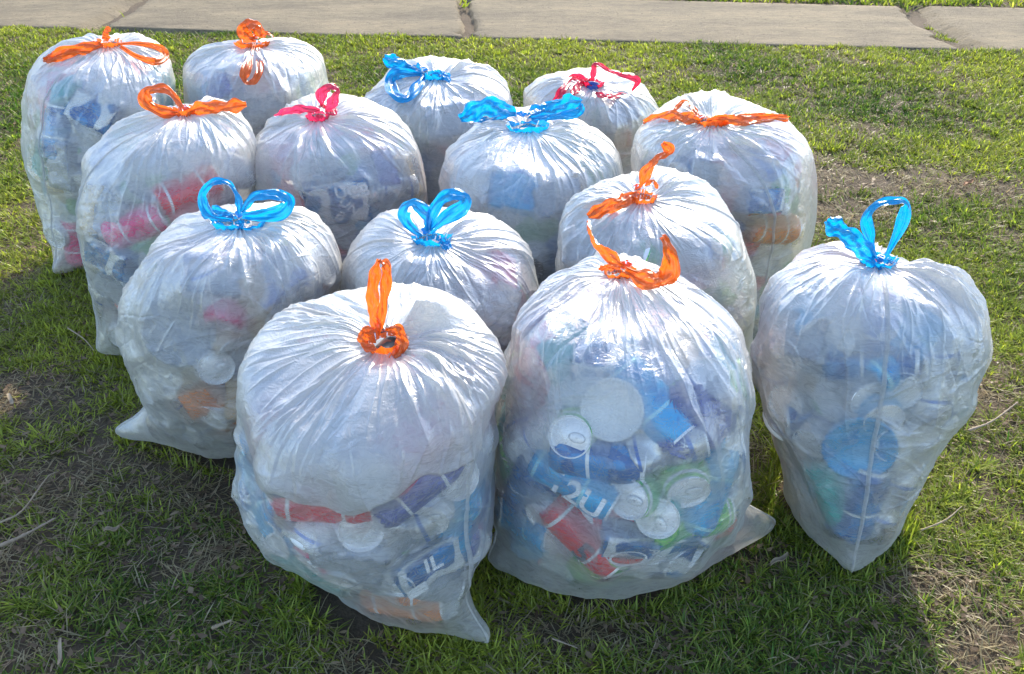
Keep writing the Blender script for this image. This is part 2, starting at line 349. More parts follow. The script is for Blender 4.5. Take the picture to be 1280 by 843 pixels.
    def grids(s, nt, nq):
        th = np.linspace(0, 2 * np.pi, nt, endpoint=False)[None, :]; q = np.linspace(0, 1, nq)[:, None]
        th, q = np.broadcast_arrays(th, q); P = s.base(th, q)
        dq = np.gradient(P, axis=0); Pp = np.concatenate([P[:, -1:], P, P[:, :1]], 1); dt = (Pp[:, 2:] - Pp[:, :-2])
        n = np.cross(dt, dq); n /= np.linalg.norm(n, axis=-1, keepdims=True) + 1e-12
        return th, q, P, n
    def hit(s, px, py):
        """the (th, q) on the camera side of the base surface that projects nearest the photo point"""
        if not hasattr(s, '_g'):
            th, q, P, n = s.grids(240, 160); u, v, d = proj(P)
            view = np.array([0, 0, CAMZ]) - P; face = (view * n).sum(-1) > 0
            s._g = (th, q, P, u, v, d, face)
        th, q, P, u, v, d, face = s._g
        e = (u - px) ** 2 + (v - py) ** 2 + np.where(face, 0, 1e6)
        k = np.unravel_index(np.argmin(e), e.shape)
        return th[k], q[k], P[k], math.sqrt(e[k])
bags = {i: Bag(i) for i in BAGS}

# what shows through each film: (kind, colour, px, py, angle, extra)
#  kind: can (lying), end (can end-on), dcan (crushed), box, bottle, tub, net
SHOW = {
 13: [('end', 'green', 712, 548, 0, None), ('end', 'green', 786, 628, 0, None), ('end', 'green', 862, 620, 0, None), ('can', 'light blue', 705, 616, -18, ('12U', INK)),
      ('can', 'red', 716, 688, -35, ('5', INKD)), ('can', 'blue', 640, 608, 70, None), ('can', 'light blue', 640, 662, 12, None), ('box', 'blue', 815, 712, -8, ('emblem', (.13, .075))),
      ('box', 'blue', 762, 440, 4, (None, (.09, .05))), ('tub', 'white', 765, 512, 0, .038), ('bottle', 'green', 655, 485, 55, None), ('can', 'pink', 640, 440, 75, None),
      ('net', 'purple', 882, 520, 0, None), ('bottle', 'white', 900, 690, 35, None), ('box', 'white', 665, 730, -5, (None, (.08, .045))), ('box', 'teal', 705, 430, 60, (None, (.07, .05))),
      ('can', 'light blue', 910, 620, 60, None), ('dcan', 'silver', 830, 575, 15, None), ('can', 'blue', 745, 582, 0, None)],
 12: [('end', 'white', 350, 556, 0, None), ('bottle', 'white', 395, 575, 70, None), ('end', 'blue', 462, 602, 0, None), ('can', 'red', 398, 650, 2, None), ('end', 'white', 470, 648, 0, None),
      ('box', 'blue', 548, 715, 14, ('IL', (.10, .055))), ('box', 'grey', 430, 715, -12, (None, (.09, .07))), ('can', 'teal', 375, 738, -38, None), ('can', 'orange', 500, 778, 8, None),
      ('can', 'pink', 545, 575, 25, None), ('can', 'purple', 535, 625, 22, None), ('dcan', 'silver', 335, 640, 80, None), ('can', 'light blue', 590, 660, 80, None), ('dcan', 'silver', 500, 690, 10, None),
      ('can', 'blue', 330, 500, 80, None), ('box', 'white', 440, 770, -12, (None, (.07, .04)))],
 14: [('tub', 'light blue', 1075, 562, 0, .048), ('can', 'blue', 1090, 460, 10, None), ('end', 'silver', 1160, 545, 0, None), ('end', 'silver', 1010, 560, 0, None), ('can', 'light blue', 1150, 440, 40, None),
      ('bottle', 'white', 1020, 500, 60, None), ('dcan', 'silver', 1130, 640, 70, None), ('can', 'teal', 1030, 630, -60, None), ('can', 'silver', 1185, 480, 80, None), ('box', 'grey', 1000, 420, 10, (None, (.07, .06))),
      ('can', 'blue', 1080, 640, 85, None)],
 9: [('end', 'white', 180, 487, 0, None), ('end', 'silver', 262, 530, 0, None), ('end', 'silver', 272, 462, 0, None), ('box', 'orange', 245, 510, 25, (None, (.07, .05))), ('box', 'tan', 300, 500, 80, (None, (.07, .045))),
     ('tub', 'grey', 215, 420, 0, .055), ('box', 'grey', 265, 340, 0, (None, (.08, .06))), ('can', 'pink', 282, 345, 80, None), ('bottle', 'silver', 170, 420, 85, None), ('box', 'white', 350, 345, 10, (None, (.09, .06))), ('dcan', 'silver', 215, 550, 10, None)],
 10: [('box', 'pink', 635, 335, 20, (None, (.07, .05))), ('box', 'grey', 545, 355, 0, (None, (.09, .07))), ('tub', 'white', 470, 330, 0, .05), ('can', 'silver', 590, 385, 30, None)],
 11: [('box', 'green', 910, 300, -20, (None, (.05, .03))), ('bottle', 'green', 895, 350, -40, None), ('box', 'grey', 735, 300, 50, (None, (.08, .06))), ('can', 'silver', 860, 300, -30, None)],
 6: [('bottle', 'teal', 345, 225, 80, None), ('box', 'blue', 420, 265, 5, ('UNB', (.13, .09))), ('box', 'purple', 485, 210, 70, (None, (.07, .05))), ('box', 'tan', 522, 220, 85, (None, (.09, .04))), ('tub', 'grey', 410, 200, 0, .035)],
 5: [('box', 'grey', 130, 270, 60, (None, (.09, .06))), ('box', 'blue', 125, 330, -15, (None, (.10, .06))), ('can', 'pink', 165, 285, 20, None), ('can', 'red', 240, 240, 10, None), ('tub', 'grey', 185, 215, 0, .05), ('box', 'tan', 105, 260, 88, (None, (.09, .03))),
     ('end', 'white', 150, 425, 0, None), ('dcan', 'silver', 120, 390, 70, None)],
 1: [('box', 'teal', 75, 108, 20, (None, (.07, .05))), ('box', 'blue', 112, 140, -30, (None, (.10, .07))), ('box', 'grey', 70, 210, 85, (None, (.11, .06))), ('end', 'white', 68, 298, 0, None), ('can', 'pink', 92, 310, 85, None), ('can', 'blue', 60, 165, 85, None)],
 8: [('box', 'blue', 962, 250, -15, (None, (.08, .045))), ('box', 'grey', 870, 220, 10, (None, (.08, .06))), ('can', 'orange', 975, 300, -15, None), ('bottle', 'white', 1000, 230, 80, None)],
 7: [('box', 'light blue', 640, 235, 5, (None, (.09, .07))), ('box', 'grey', 700, 245, 5, (None, (.09, .06))), ('tub', 'white', 585, 215, 0, .05)],
 3: [('box', 'grey', 560, 150, 0, (None, (.10, .07))), ('box', 'white', 480, 110, 30, (None, (.06, .05)))],
 2: [('box', 'grey', 330, 140, 0, (None, (.10, .07))), ('box', 'purple', 270, 110, 30, (None, (.07, .05)))],
 4: [('box', 'grey', 780, 140, 10, (None, (.08, .05)))],
}
FILL = {12: ['silver', 'silver', 'white', 'blue', 'white', 'grey', 'light blue', 'purple', 'pink'], 13: ['blue', 'silver', 'light blue', 'white', 'green', 'grey', 'teal', 'silver', 'white'],
        14: ['silver', 'light blue', 'white', 'grey', 'blue'], 9: ['silver', 'white', 'grey', 'tan', 'orange'], 10: ['silver', 'grey', 'blue', 'white'], 11: ['silver', 'white', 'grey', 'green'],
        5: ['silver', 'grey', 'blue', 'white'], 6: ['silver', 'blue', 'grey', 'white'], 7: ['grey', 'silver', 'light blue', 'white'], 8: ['silver', 'grey', 'white', 'blue'], 1: ['silver', 'grey', 'teal', 'white'],
        2: ['grey', 'silver', 'white', 'purple'], 3: ['grey', 'silver', 'white', 'light blue'], 4: ['grey', 'silver', 'white', 'red']}
NFILL = {12: 40, 13: 32, 14: 30, 9: 30, 10: 6, 11: 7, 5: 6, 6: 4, 7: 6, 8: 6, 1: 5, 2: 4, 3: 5, 4: 4}
RAD = {'can': .055, 'dcan': .05, 'end': .033, 'box': .05, 'bottle': .06, 'tub': .05, 'net': .05}
used_labels = set()
KN = {'can': 'drinks can lying', 'dcan': 'crushed drinks can lying', 'end': 'drinks can end-on', 'box': 'carton', 'bottle': 'plastic bottle', 'tub': 'round food tub', 'net': 'crumpled woven bag'}
KO = {'can': ('drinks_can', 'can'), 'dcan': ('drinks_can', 'can'), 'end': ('drinks_can', 'can'), 'box': ('carton', 'carton'), 'bottle': ('plastic_bottle', 'bottle'), 'tub': ('food_tub', 'tub'), 'net': ('woven_bag', 'bag')}

def where_in(b, p):
    u, v, d = proj(p); _, _, P, U, Vv, _, _ = b._g
    a = (u - U.min()) / (U.max() - U.min()); c = (v - Vv.min()) / (Vv.max() - Vv.min())
    h = ['at the left edge', 'left of centre', 'in the middle', 'right of centre', 'at the right edge'][int(min(4, max(0, a * 5)))]
    w = ['at the very top', 'high up', 'above mid-height', 'below mid-height', 'low down', 'at the very bottom'][int(min(5, max(0, c * 6)))]
    return w, h
def add_item(b, kind, col, th, q, ang, extra, d0, want_reject=False):
    p, u, v, n = b.frame(th, q)
    w, h = where_in(b, p)
    label = f"{col} {KN[kind]} {w}, {h}, in the {BD[b.i]}"
    if len(label.split()) > 16: label = f"{col} {KN[kind].replace(' lying', '').replace('crushed drinks', 'crushed')} {w}, {h}, in {BD[b.i]}"
    if len(label.split()) > 16: label = label.replace(' drinks can', ' can').replace('drinks can', 'can')
    if len(label.split()) > 16: label = label.replace('at the very', 'at very')
    if len(label.split()) > 16: print('LONG', label)
    if label in used_labels:
        if not want_reject: print('DUPLICATE', label)
        return False
    a = R(ang); X = u * math.cos(a) + v * math.sin(a); Y = np.cross(n, X)
    # pieces lean a little instead of facing exactly outwards
    tilt = b.r.normal(0, .24, 2) if kind == 'end' else b.r.normal(0, .10, 2) if kind == 'tub' else b.r.normal(0, .04, 2)
    n2 = n + X * tilt[0] + Y * tilt[1]; n2 /= np.linalg.norm(n2); X = X - n2 * X.dot(n2); X /= np.linalg.norm(X); Y = np.cross(n2, X)
    ex_ = {'can': (.06, .03), 'dcan': (.06, .03), 'end': (.027, .027), 'bottle': (.105, .03), 'tub': (.05, .05), 'net': (.05, .04)}.get(kind) or (extra[1][0] / 2 if extra else .04, extra[1][1] / 2 if extra else .0275)
    o = p + n * (d0 - .0015)
    for it in range(4):
        worst = 0
        for sx_ in (-1, 1):
            for sy_ in (-1, 0, 1):
                for kx in (.5, 1):
                    c_ = o + X * sx_ * ex_[0] * kx + Y * sy_ * ex_[1] * (1 if kind in ('box', 'tub', 'end') else .4) * kx
                    j_ = np.argmin(((b.gP - c_) ** 2).sum(-1)); k_ = np.unravel_index(j_, b.gP.shape[:2]); worst = max(worst, float((c_ - b.gP[k_]) @ b.gN[k_]))
        if it == 0 and worst > .034 and want_reject: return False
        if worst > .006: o = o - n * (worst - .006) * 1.1
    if worst > .03: print('OUT', b.i, kind, col, worst); return False
    if o[2] < .05:
        if want_reject: return False
        cdir = np.array([b.X - o[0], b.Y - o[1], 0]); o = o + cdir / np.linalg.norm(cdir) * .022; o[2] = max(o[2], .036)
    M = Matrix(((X[0], Y[0], n2[0], o[0]), (X[1], Y[1], n2[1], o[1]), (X[2], Y[2], n2[2], o[2]), (0, 0, 0, 1)))
    used_labels.add(label); nm, cat = KO[kind]
    sdv = {'can': 0, 'dcan': 2, 'end': 1}.get(kind)
    lay = Matrix(((0, 0, 1, .06), (0, 1, 0, 0), (-1, 0, 0, -.0331), (0, 0, 0, 1)))     # can axis onto local X
    if kind in ('can', 'dcan', 'end'):
        k = sdv if kind != 'can' else int(b.r.integers(0, 2))
        ob = link(nm, can_mesh(col, k)); Mi = M if kind == 'end' else M @ lay
        ob.matrix_world = Mi; l = link('lid', LID, ob)
        if extra and kind == 'can':
            t = link('lettering', text_mesh(extra[0], .046, extra[1], bend=.0331, off=(.012, 0)), ob); t.matrix_local = lay.inverted()
            if extra[0] == '5':
                patch = text_mesh('5', .02, INKD)
    elif kind == 'box':
        txt, (sx, sy) = extra if extra else (None, (.08, .055))
        ob = link(nm, box_mesh(col, sx, sy, .05)); ob.matrix_world = M
        if txt == 'emblem':
            V, Fc = lathe([(.017, .0042), (.0195, .0042)], 48); e = link('emblem_ring', mesh_np('ring', V * [1.3, .8, 1] + [-.03, .008, 0], Fc, INK), ob)
            n_ = 24; t = np.linspace(np.pi * 1.05, np.pi * 1.95, n_); A = np.stack([.016 * np.cos(t), .016 * np.sin(t), 0 * t + .004], -1); B_ = A * [1, .15, 1]
            link('emblem_field', mesh_np('field', np.vstack([A, B_]) * [1.3, .8, 1] + [-.03, .008, 0], grid_faces(2, n_), INKR), ob)
            link('lettering', text_mesh('bq8', .018, INK, rot=-.7, off=(.005, .024)), ob)
        elif txt == 'IL':
            link('lettering', text_mesh('IL', .034, INK, rot=-.1, off=(.0, .012)), ob)
            V = np.array([(-.045, -.022, .004), (-.018, -.022, .004), (-.018, -.006, .004), (-.045, -.006, .004)]); link('label_block', mesh_np('block', V, [[0, 1, 2, 3]], INK), ob)
        elif txt == 'UNB':
            link('lettering', text_mesh('UCB', .034, INK, rot=.0, off=(.035, .028)), ob); link('lettering', text_mesh('UN\nB', .028, INK, rot=-.85, off=(.012, -.012)), ob)
    elif kind == 'bottle':
        ob = link(nm, bottle_mesh(col)); ob.matrix_world = M @ Matrix(((0, 0, 1, .09), (0, 1, 0, 0), (-1, 0, 0, -.033), (0, 0, 0, 1)))
        link('cap', CAP, ob)
    elif kind == 'tub':
        ob = link(nm, tub_mesh(col, extra or .05)); ob.data.materials[0] = WHITEP if col == 'white' else PRINT[col]; ob.matrix_world = M
    else:
        ob = link(nm, net_mesh()); ob.matrix_world = M
    tag(ob, label, cat, f"contents of the {BD[b.i]}")
    # the height of this piece over the base surface, as an obstacle for the film
    G = b.gP - o; gx, gy, gz = G @ X, G @ Y, G @ n2
    if kind in ('can', 'dcan'): top = np.where((abs(gx) < .06) & (abs(gy) < .032), np.sqrt(np.clip(.0331 ** 2 - gy ** 2, 0, 1)) - .0331, -9)
    elif kind == 'end': top = np.where(gx ** 2 + gy ** 2 < .0285 ** 2, 0, -9)
    elif kind == 'box': top = np.where((abs(gx) < sx / 2 + .003) & (abs(gy) < sy / 2 + .003), .003, -9)
    elif kind == 'bottle': top = np.where((abs(gy) < .033) & (gx > -.10) & (gx < .04), np.sqrt(np.clip(.033 ** 2 - gy ** 2, 0, 1)) - .033, -9); top = np.where((gx >= .04) & (gx < .09) & (abs(gy) < .014), -.02, top)
    elif kind == 'tub': top = np.where(gx ** 2 + gy ** 2 < ((extra or .05) * 1.03) ** 2, 0, -9)
    else: top = np.where((gx / .06) ** 2 + (gy / .05) ** 2 < 1, -.022 + .022 * np.sqrt(np.clip(1 - (gx / .06) ** 2 - (gy / .05) ** 2, 0, 1)), -9)
    hgt = np.where((abs(gz) < .06) & (top > -1), top - gz + .0015, -9)
    b.obst = np.maximum(b.obst, np.clip(hgt, -9, .035))
    return True

def upsample(A, nt, nq):
    """cubic resize, periodic along axis 1"""
    def rs(A, n, per):
        m = A.shape[0]
        t = np.arange(n) * m / n if per else np.linspace(0, m - 1, n)
        i = np.floor(t).astype(int); f = (t - i)[:, None]
        ix = lambda k: (i + k) % m if per else np.clip(i + k, 0, m - 1)
        a, b_, c, d = A[ix(-1)], A[ix(0)], A[ix(1)], A[ix(2)]
        return .5 * (2 * b_ + (c - a) * f + (2 * a - 5 * b_ + 4 * c - d) * f * f + (3 * b_ - a - 3 * c + d) * f ** 3)
    return rs(rs(A, nq, False).T, nt, True).T

CORECOL = [(.75, .77, .8), (.50, .53, .58), (.08, .22, .6), (.15, .45, .7), (.75, .77, .8), (.72, .14, .18), (.75, .75, .77), (.2, .45, .22), (.6, .5, .38), (.4, .42, .55)]
def core_material():
    m, nt, ns, ls = newmat('mixed_packaging'); out = ns.new('ShaderNodeOutputMaterial'); tc = ns.new('ShaderNodeTexCoord')
    vo = N(ns, 'ShaderNodeTexVoronoi', i_Scale=17.); ls.new(tc.outputs['Object'], vo.inputs['Vector'])
    sep = ns.new('ShaderNodeSeparateColor'); ls.new(vo.outputs['Color'], sep.inputs[0])
    rp = ns.new('ShaderNodeValToRGB'); rp.color_ramp.interpolation = 'CONSTANT'
    for k, c in enumerate(CORECOL):
        e = rp.color_ramp.elements[k] if k < 2 else rp.color_ramp.elements.new(k / len(CORECOL)); e.position = k / len(CORECOL); e.color = (*c, 1)
    ls.new(sep.outputs[0], rp.inputs[0]); p = N(ns, 'ShaderNodeBsdfPrincipled', i_Roughness=.45); ls.new(rp.outputs[0], p.inputs['Base Color']); ls.new(p.outputs[0], out.inputs[0])
    return m
CORE = core_material()

def build_bag(i):
    b = bags[i]; b.hit(0, 0)
    nt0, nq0 = 220, 130
    th0, q0, P0, n0 = b.grids(nt0, nq0); b.gP = P0; b.gN = n0; b.obst = np.full(P0.shape[:2], -9.)
    # ---- contents against the film
    placed = []
    for kind, col, px, py, ang, ex in SHOW.get(i, []):
        th, q, p, e = b.hit(px, py)
        if e >= 25: print('MISS', i, kind, px, py, e)
        if e < 25:
            add_item(b, kind, col, th, q, ang, ex, {'box': -.004, 'net': .004}.get(kind, 0.) + b.r.uniform(-.003, .002)); placed.append((p, RAD[kind] if kind != 'box' else max(ex[1]) * .5))
    front = i in (9, 12, 13, 14)
    zlo = .09 if front else (.14 if i in (1, 5) else .22 * b.H)
    want, tries = NFILL[i], 0
    view_th = math.atan2(-b.Y, -b.X)
    while want > 0 and tries < 2500:
        tries += 1
        th = view_th + b.r.uniform(-1.75, 1.75); q = b.r.uniform(.25, .8); p = b.base(th, q)
        if p[2] < zlo + (.12 if i == 14 else 0) or p[2] > .93 * b.H: continue
        kind = b.r.choice(['can', 'can', 'end', 'end', 'end', 'dcan'] if front else ['can', 'dcan', 'box', 'end', 'box'])
        rad = RAD[kind] * .82
        if any(np.linalg.norm(p - pp) < (rad + rr_) * .60 for pp, rr_ in placed): continue
        if add_item(b, str(kind), str(b.r.choice(FILL[i])), th, q, b.r.uniform(-80, 80), None, b.r.uniform(-.012, -.002), True):
            placed.append((p, rad)); want -= 1
    # ---- film as a membrane over them
    h0 = P0[..., 2] / b.H
    floor = np.where((h0 > .9) | (h0 < .02), 0., {True: -.015, False: -.007}[front]) * sm(1.0, .80, h0) ; floor = np.where(P0[..., 2] < .03, 0, floor)
    obst = np.maximum(b.obst + .0015, floor); d = obst.copy()
    for _ in range(90):
        up = np.vstack([d[:1], d[:-1]]); dn = np.vstack([d[1:], d[-1:]])
        d = np.maximum(obst, (np.roll(d, 1, 1) + np.roll(d, -1, 1) + up + dn) / 4 - 3e-5)
    gap = np.clip(d - b.obst, 0, .03); dr = (np.roll(d, 1, 1) + np.roll(d, -1, 1) + d * 2) / 4
    for _ in range(2): d = (np.roll(d, 1, 1) + np.roll(d, -1, 1) + d * 2) / 4; d[1:-1] = (d[:-2] + d[2:] + 2 * d[1:-1]) / 4
    nt, nq = {True: (1040, 440), False: (640, 290)}[i in (9, 12, 13, 14)]
    th, q, P, n = b.grids(nt, nq); D = upsample(d, nt, nq); G = upsample(gap, nt, nq)
    Lq = (1 - q) * b.L; rr = np.interp(q * (NS0 - 1), np.arange(NS0), b.rr); h = P[..., 2] / b.H
    # ---- gathered pleats running out from the neck
    r = b.r; ple = np.zeros_like(D); neck = .045
    rows = np.where(Lq[:, 0] < .36)[0]; r0 = rows[0]; Ls, ths, rs = Lq[r0:], th[r0:], rr[r0:]; pl = np.zeros_like(Ls)
    cen = r.uniform(0, 2 * np.pi, 11)
    for k in range(230 if front else 170):
        t0 = r.choice(cen) + r.normal(0, .17) if r.random() < .62 else r.uniform(0, 2 * np.pi); Lk = neck + r.choice([.05, .10, .16, .25], p=[.3, .3, .25, .15]) * r.uniform(.7, 1.3)
        if i == 12: Lk = min(Lk * 1.3, .20)
        big = r.random() < .13
        amp = (r.uniform(.003, .006) if big else r.uniform(.0008, .0024)); w = r.uniform(.004, .008) if big else r.uniform(.0015, .0036)
        c1 = r.normal(0, .3); c2 = r.uniform(0, 6.28); st = r.choice([0., .03, .07], p=[.6, .25, .15])
        tc_ = t0 + c1 * np.clip(Ls - neck, 0, 1) / .2 + .02 * np.sin(Ls * 50 + c2)
        dx = ((ths - tc_ + np.pi) % (2 * np.pi) - np.pi) * rs
        ww = np.minimum(w * (.5 + Ls / .14), rs * .12 + .0005)
        ww = ww * np.where(dx > 0, 1., .5)
        pl += amp * np.minimum(1, rs / .03) * sm(.008 + st, neck + .012 + st * 1.6, Ls) * sm(Lk + st, Lk * .5 + st, Ls) * np.exp(-np.abs(dx) / ww) * (1 if r.random() < .75 else -1)
    ple[r0:] = pl
    # neck ruffles
    ruf = .0014 * np.sin(17 * th + 3 * np.sin(3 * th + b.a[7])) + .0008 * np.sin(31 * th + b.a[8])
    ple += ruf * sm(.05, .0, Lq)
    # ---- tension creases across the sides
    cr = np.zeros_like(D)
    for k in range(120 if front else 60):
        t0 = r.uniform(0, 2 * np.pi); s0 = r.uniform(.10, b.L * .62); ln = r.uniform(.04, .15); a = r.normal({12: .5, 14: -.25, 5: -.3}.get(i, .1), .45)
        if r.random() < .25: a += 1.2
        du = ((th - t0 + np.pi) % (2 * np.pi) - np.pi) * b.R; dv = s0 - Lq
        al = du * math.cos(a) + dv * math.sin(a); ac = -du * math.sin(a) + dv * math.cos(a) + .004 * np.sin(al * 45 + k)
        m = (abs(al) < ln) & (abs(ac) < .03)
        w = r.uniform(.0010, .0034); am = r.uniform(.0006, .0024)
        cr[m] += (am * (1 - (al[m] / ln) ** 2) ** 2 * np.exp(-np.abs(ac[m]) / w)) * (1 if r.random() < .7 else -1)
    lown = (fbm(th / 6.2831853 * 24 + i, Lq * 22, i, 3) - .5) * sm(0, .5, th) * sm(2 * np.pi, 2 * np.pi - .5, th)
    D = D + ple + cr * sm(.0, .15, h) * sm(.05, .16, Lq) + lown * .011 * sm(.04, .12, Lq)
    D = np.maximum(D, upsample(dr, nt, nq) - .0008 - .0012 * (fbm(th * 9, Lq * 60, 70 + i, 2)))
    V = P + n * D[..., None]; V[..., 2] = np.maximum(V[..., 2], .003)
    # haze of the film: clearer where it lies against something, whiter where it is gathered or hangs free
    gath = sm(.21, .07, Lq + .03 * np.sin(3 * th + b.a[9]) + .02 * np.sin(7 * th + b.a[10]))
    haze = .26 + .26 * sm(.0, .014, G) + .36 * gath + np.clip(np.abs(ple) * 60, 0, .2) + np.clip(np.abs(cr) * 50, 0, .12)
    haze += .10 * (fbm(th / 6.2831853 * 10, Lq * 9, 50 + i, 3) - .5) + {9: .08, 13: -.03, 14: .12, 10: .1, 7: .1, 11: .1, 2: .1, 3: .12, 4: .12}.get(i, 0)
    if i == 12:
        edge = .190 + .010 * np.sin(3 * th + 1) + .007 * np.sin(7 * th) + .003 * np.sin(19 * th)
        dbl = sm(edge + .0025, edge - .0025, Lq); haze = haze * (1 - dbl) + np.maximum(haze, .93) * dbl
        haze += .15 * np.exp(-((Lq - edge) / .0022) ** 2)
        V += n * (.006 * sm(edge + .004, edge - .001, Lq))[..., None]
    haze = np.clip(haze, .2, .97)
    root = bpy.data.objects.new('refuse_bag', None); COL.objects.link(root); root.location = (b.X, b.Y, 0); root.empty_display_size = .1
    V0 = V - np.array([b.X, b.Y, 0])
    me = mesh_np('film', V0, grid_faces(nq, nt, True)[:, ::-1], FILM); fattr(me, 'haze', haze.ravel()); link('film', me, root)
    b.V = V; b.n = n
    # ---- seams down both sides
    for sgn in (0, 1):
        jc = (b.phi + math.pi * sgn) % (2 * math.pi) / (2 * math.pi) * nt
        qs = np.arange(int(nq * .10), int(nq * .93)); wid = 4
        wob = (jc + .8 * np.sin(qs * .05) + .4 * np.sin(qs * .17)).astype(float)
        off = np.linspace(-1, 1, 5)[None] * .0032 / np.maximum(rr[qs, 0:1], .02) / (2 * math.pi) * nt
        jj = wob[:, None] + off; j0 = np.floor(jj).astype(int); f = (jj - j0)[..., None]
        S = V0[qs[:, None], j0 % nt] * (1 - f) + V0[qs[:, None], (j0 + 1) % nt] * f
        S = S + n[qs[:, None], j0 % nt] * np.array([.0004, .0018, .0024, .0018, .0004])[None, :, None]
        se = mesh_np('seam', S, grid_faces(len(qs), 5), FILM); fattr(se, 'haze', np.full(len(qs) * 5, .74)); link('side_seam', se, root)
    # ---- packed middle
    th, q, P, n = b.grids(90, 60); c = np.array([b.X + b.lx * .5, b.Y + b.ly * .5, 0])
    k = .80 + .06 * np.sin(7 * th + 11 * q + b.a[3]) * np.sin(19 * q + 4 * th) + .05 * (fbm(th * 4, q * 30, i, 2) - .5)
    ax = np.stack([b.X + b.lx * P[..., 2] / b.H + 0 * th, b.Y + b.ly * P[..., 2] / b.H, P[..., 2]], -1)
    Vc = ax + (P - ax) * k[..., None]; Vc[..., 2] = .02 + np.minimum(P[..., 2], b.H * .93) * .93
    co = link('packed_rubbish', mesh_np('packed_rubbish', Vc, grid_faces(60, 90, True)[:, ::-1], CORE, smooth=False))
    tag(co, f"mixed crushed packaging filling the middle of the {BD[i]}", 'rubbish', None, 'stuff')
    return root

# ------------------------------------------------------------------ drawstrings
def pts3(b, spec, kd):
    out = []
    for s_ in spec:
        if len(s_) == 3:
            r_ = ray(s_[0], s_[1]); y = b.kn[1] + s_[2] / 100; out.append(np.array([0, 0, CAMZ]) + r_ * (y / r_[1]))
        else:
            _, _, p, e = b.hit(s_[0], s_[1]); r_ = ray(s_[0], s_[1]); dpt = proj(p)[2] - .022
            if e > 6: dpt = kd
            out.append(np.array([0, 0, CAMZ]) + r_ * dpt)
    return np.array(out)
def ribbon(b, spec, wpx, color, parent, roll=(0, 0), pinch=(.35, .5), name='loop', seed=0):
    kd = proj(b.kn)[2]; P = crom(pts3(b, spec, kd), 70); r = np.random.default_rng(seed + b.i * 17 + len(spec))
    T = np.gradient(P, axis=0); T /= np.linalg.norm(T, axis=1, keepdims=True)
    view = np.array([0, 0, CAMZ]) - P; view /= np.linalg.norm(view, axis=1, keepdims=True)
    Nn = view * .8 + np.array([0, 0, .35]); Nn -= T * (Nn * T).sum(1, keepdims=True); Nn /= np.linalg.norm(Nn, axis=1, keepdims=True)
    W = np.cross(T, Nn); t = np.linspace(0, 1, 70)
    ang = (roll[0] + (roll[1] - roll[0]) * t + .35 * np.sin(t * 7 + r.uniform(0, 6)))[:, None]
    W2 = W * np.cos(ang) + Nn * np.sin(ang); N2 = np.cross(W2, T)
    wd = wpx * kd / FPX / 2 * 1.15 * (pinch[0] + (1 - pinch[0]) * sm(0, .22, t)) * (pinch[1] + (1 - pinch[1]) * sm(1, .8, t)) * (1 + .16 * np.sin(t * 19 + r.uniform(0, 6)))
    m = 15; c = np.linspace(-1, 1, m)[None]; p1, p2 = r.uniform(0, 6, 2)
    fold = 1.3 * (.0022 * np.sin(c * 5.5 + p1 + 2.2 * np.sin(t * 9)[:, None]) + .0012 * np.sin(c * 12 + p2 + 5 * t[:, None]) + .0011 * np.sin(t[:, None] * 42 + c * 4 + p1)) * (wpx * kd / FPX / .025)
    V = P[:, None] + W2[:, None] * (wd[:, None] * c)[..., None] + N2[:, None] * fold[..., None]
    Vb = V - N2[:, None] * .0003
    A = V - np.array([b.X, b.Y, 0])
    return link(name, mesh_np(name, A, grid_faces(70, m), TAPE[color]), parent)
def ring(b, rx, ry, color, root, hgt=.014, seed=0):
    """the tape bunched inside the gathered hem"""
    r = np.random.default_rng(seed + b.i); n, m = 120, 12
    t = np.linspace(0, 2 * np.pi, n, endpoint=False)[None]; v = np.linspace(0, 1, m)[:, None]
    rad = 1.10 + .08 * np.sin(9 * t + r.uniform(0, 6)) + .06 * np.sin(17 * t + 2 * v) + .28 * (v - .3) + .05 * np.sin(5 * t)
    x = rx * rad * np.cos(t); y = ry * rad * np.sin(t); z = (v - .35) * hgt * (1 + .3 * np.sin(3 * t + r.uniform(0, 6)) + .15 * np.sin(11 * t))
    V = np.stack([x, y, z], -1) + b.kn - np.array([b.X, b.Y, 0])
    return link('drawstring', mesh_np('drawstring', V, grid_faces(m, n, True), TAPE[color]), root)
def knot(b, px, py, size, color, parent, dy=-1.0):
    r_ = ray(px, py); c = np.array([0, 0, CAMZ]) + r_ * ((b.kn[1] + dy / 100) / r_[1])
    n, m = 34, 44; th = np.linspace(.03, np.pi - .03, n)[:, None]; ph = np.linspace(0, 2 * np.pi, m, endpoint=False)[None]; a = np.random.default_rng(b.i).uniform(0, 6, 4)
    k = 1 + .20 * np.sin(2 * ph + 2.5 * th + a[0]) + .08 * np.sin(5 * ph - 2 * th + a[1]) * np.sin(th)
    V = np.stack([1.2 * k * np.sin(th) * np.cos(ph), .8 * k * np.sin(th) * np.sin(ph), .8 * k * np.cos(th) + 0 * ph], -1) * size + c - np.array([b.X, b.Y, 0])
    link('knot', mesh_np('knot', V, grid_faces(n, m, True), TAPE[color]), parent)

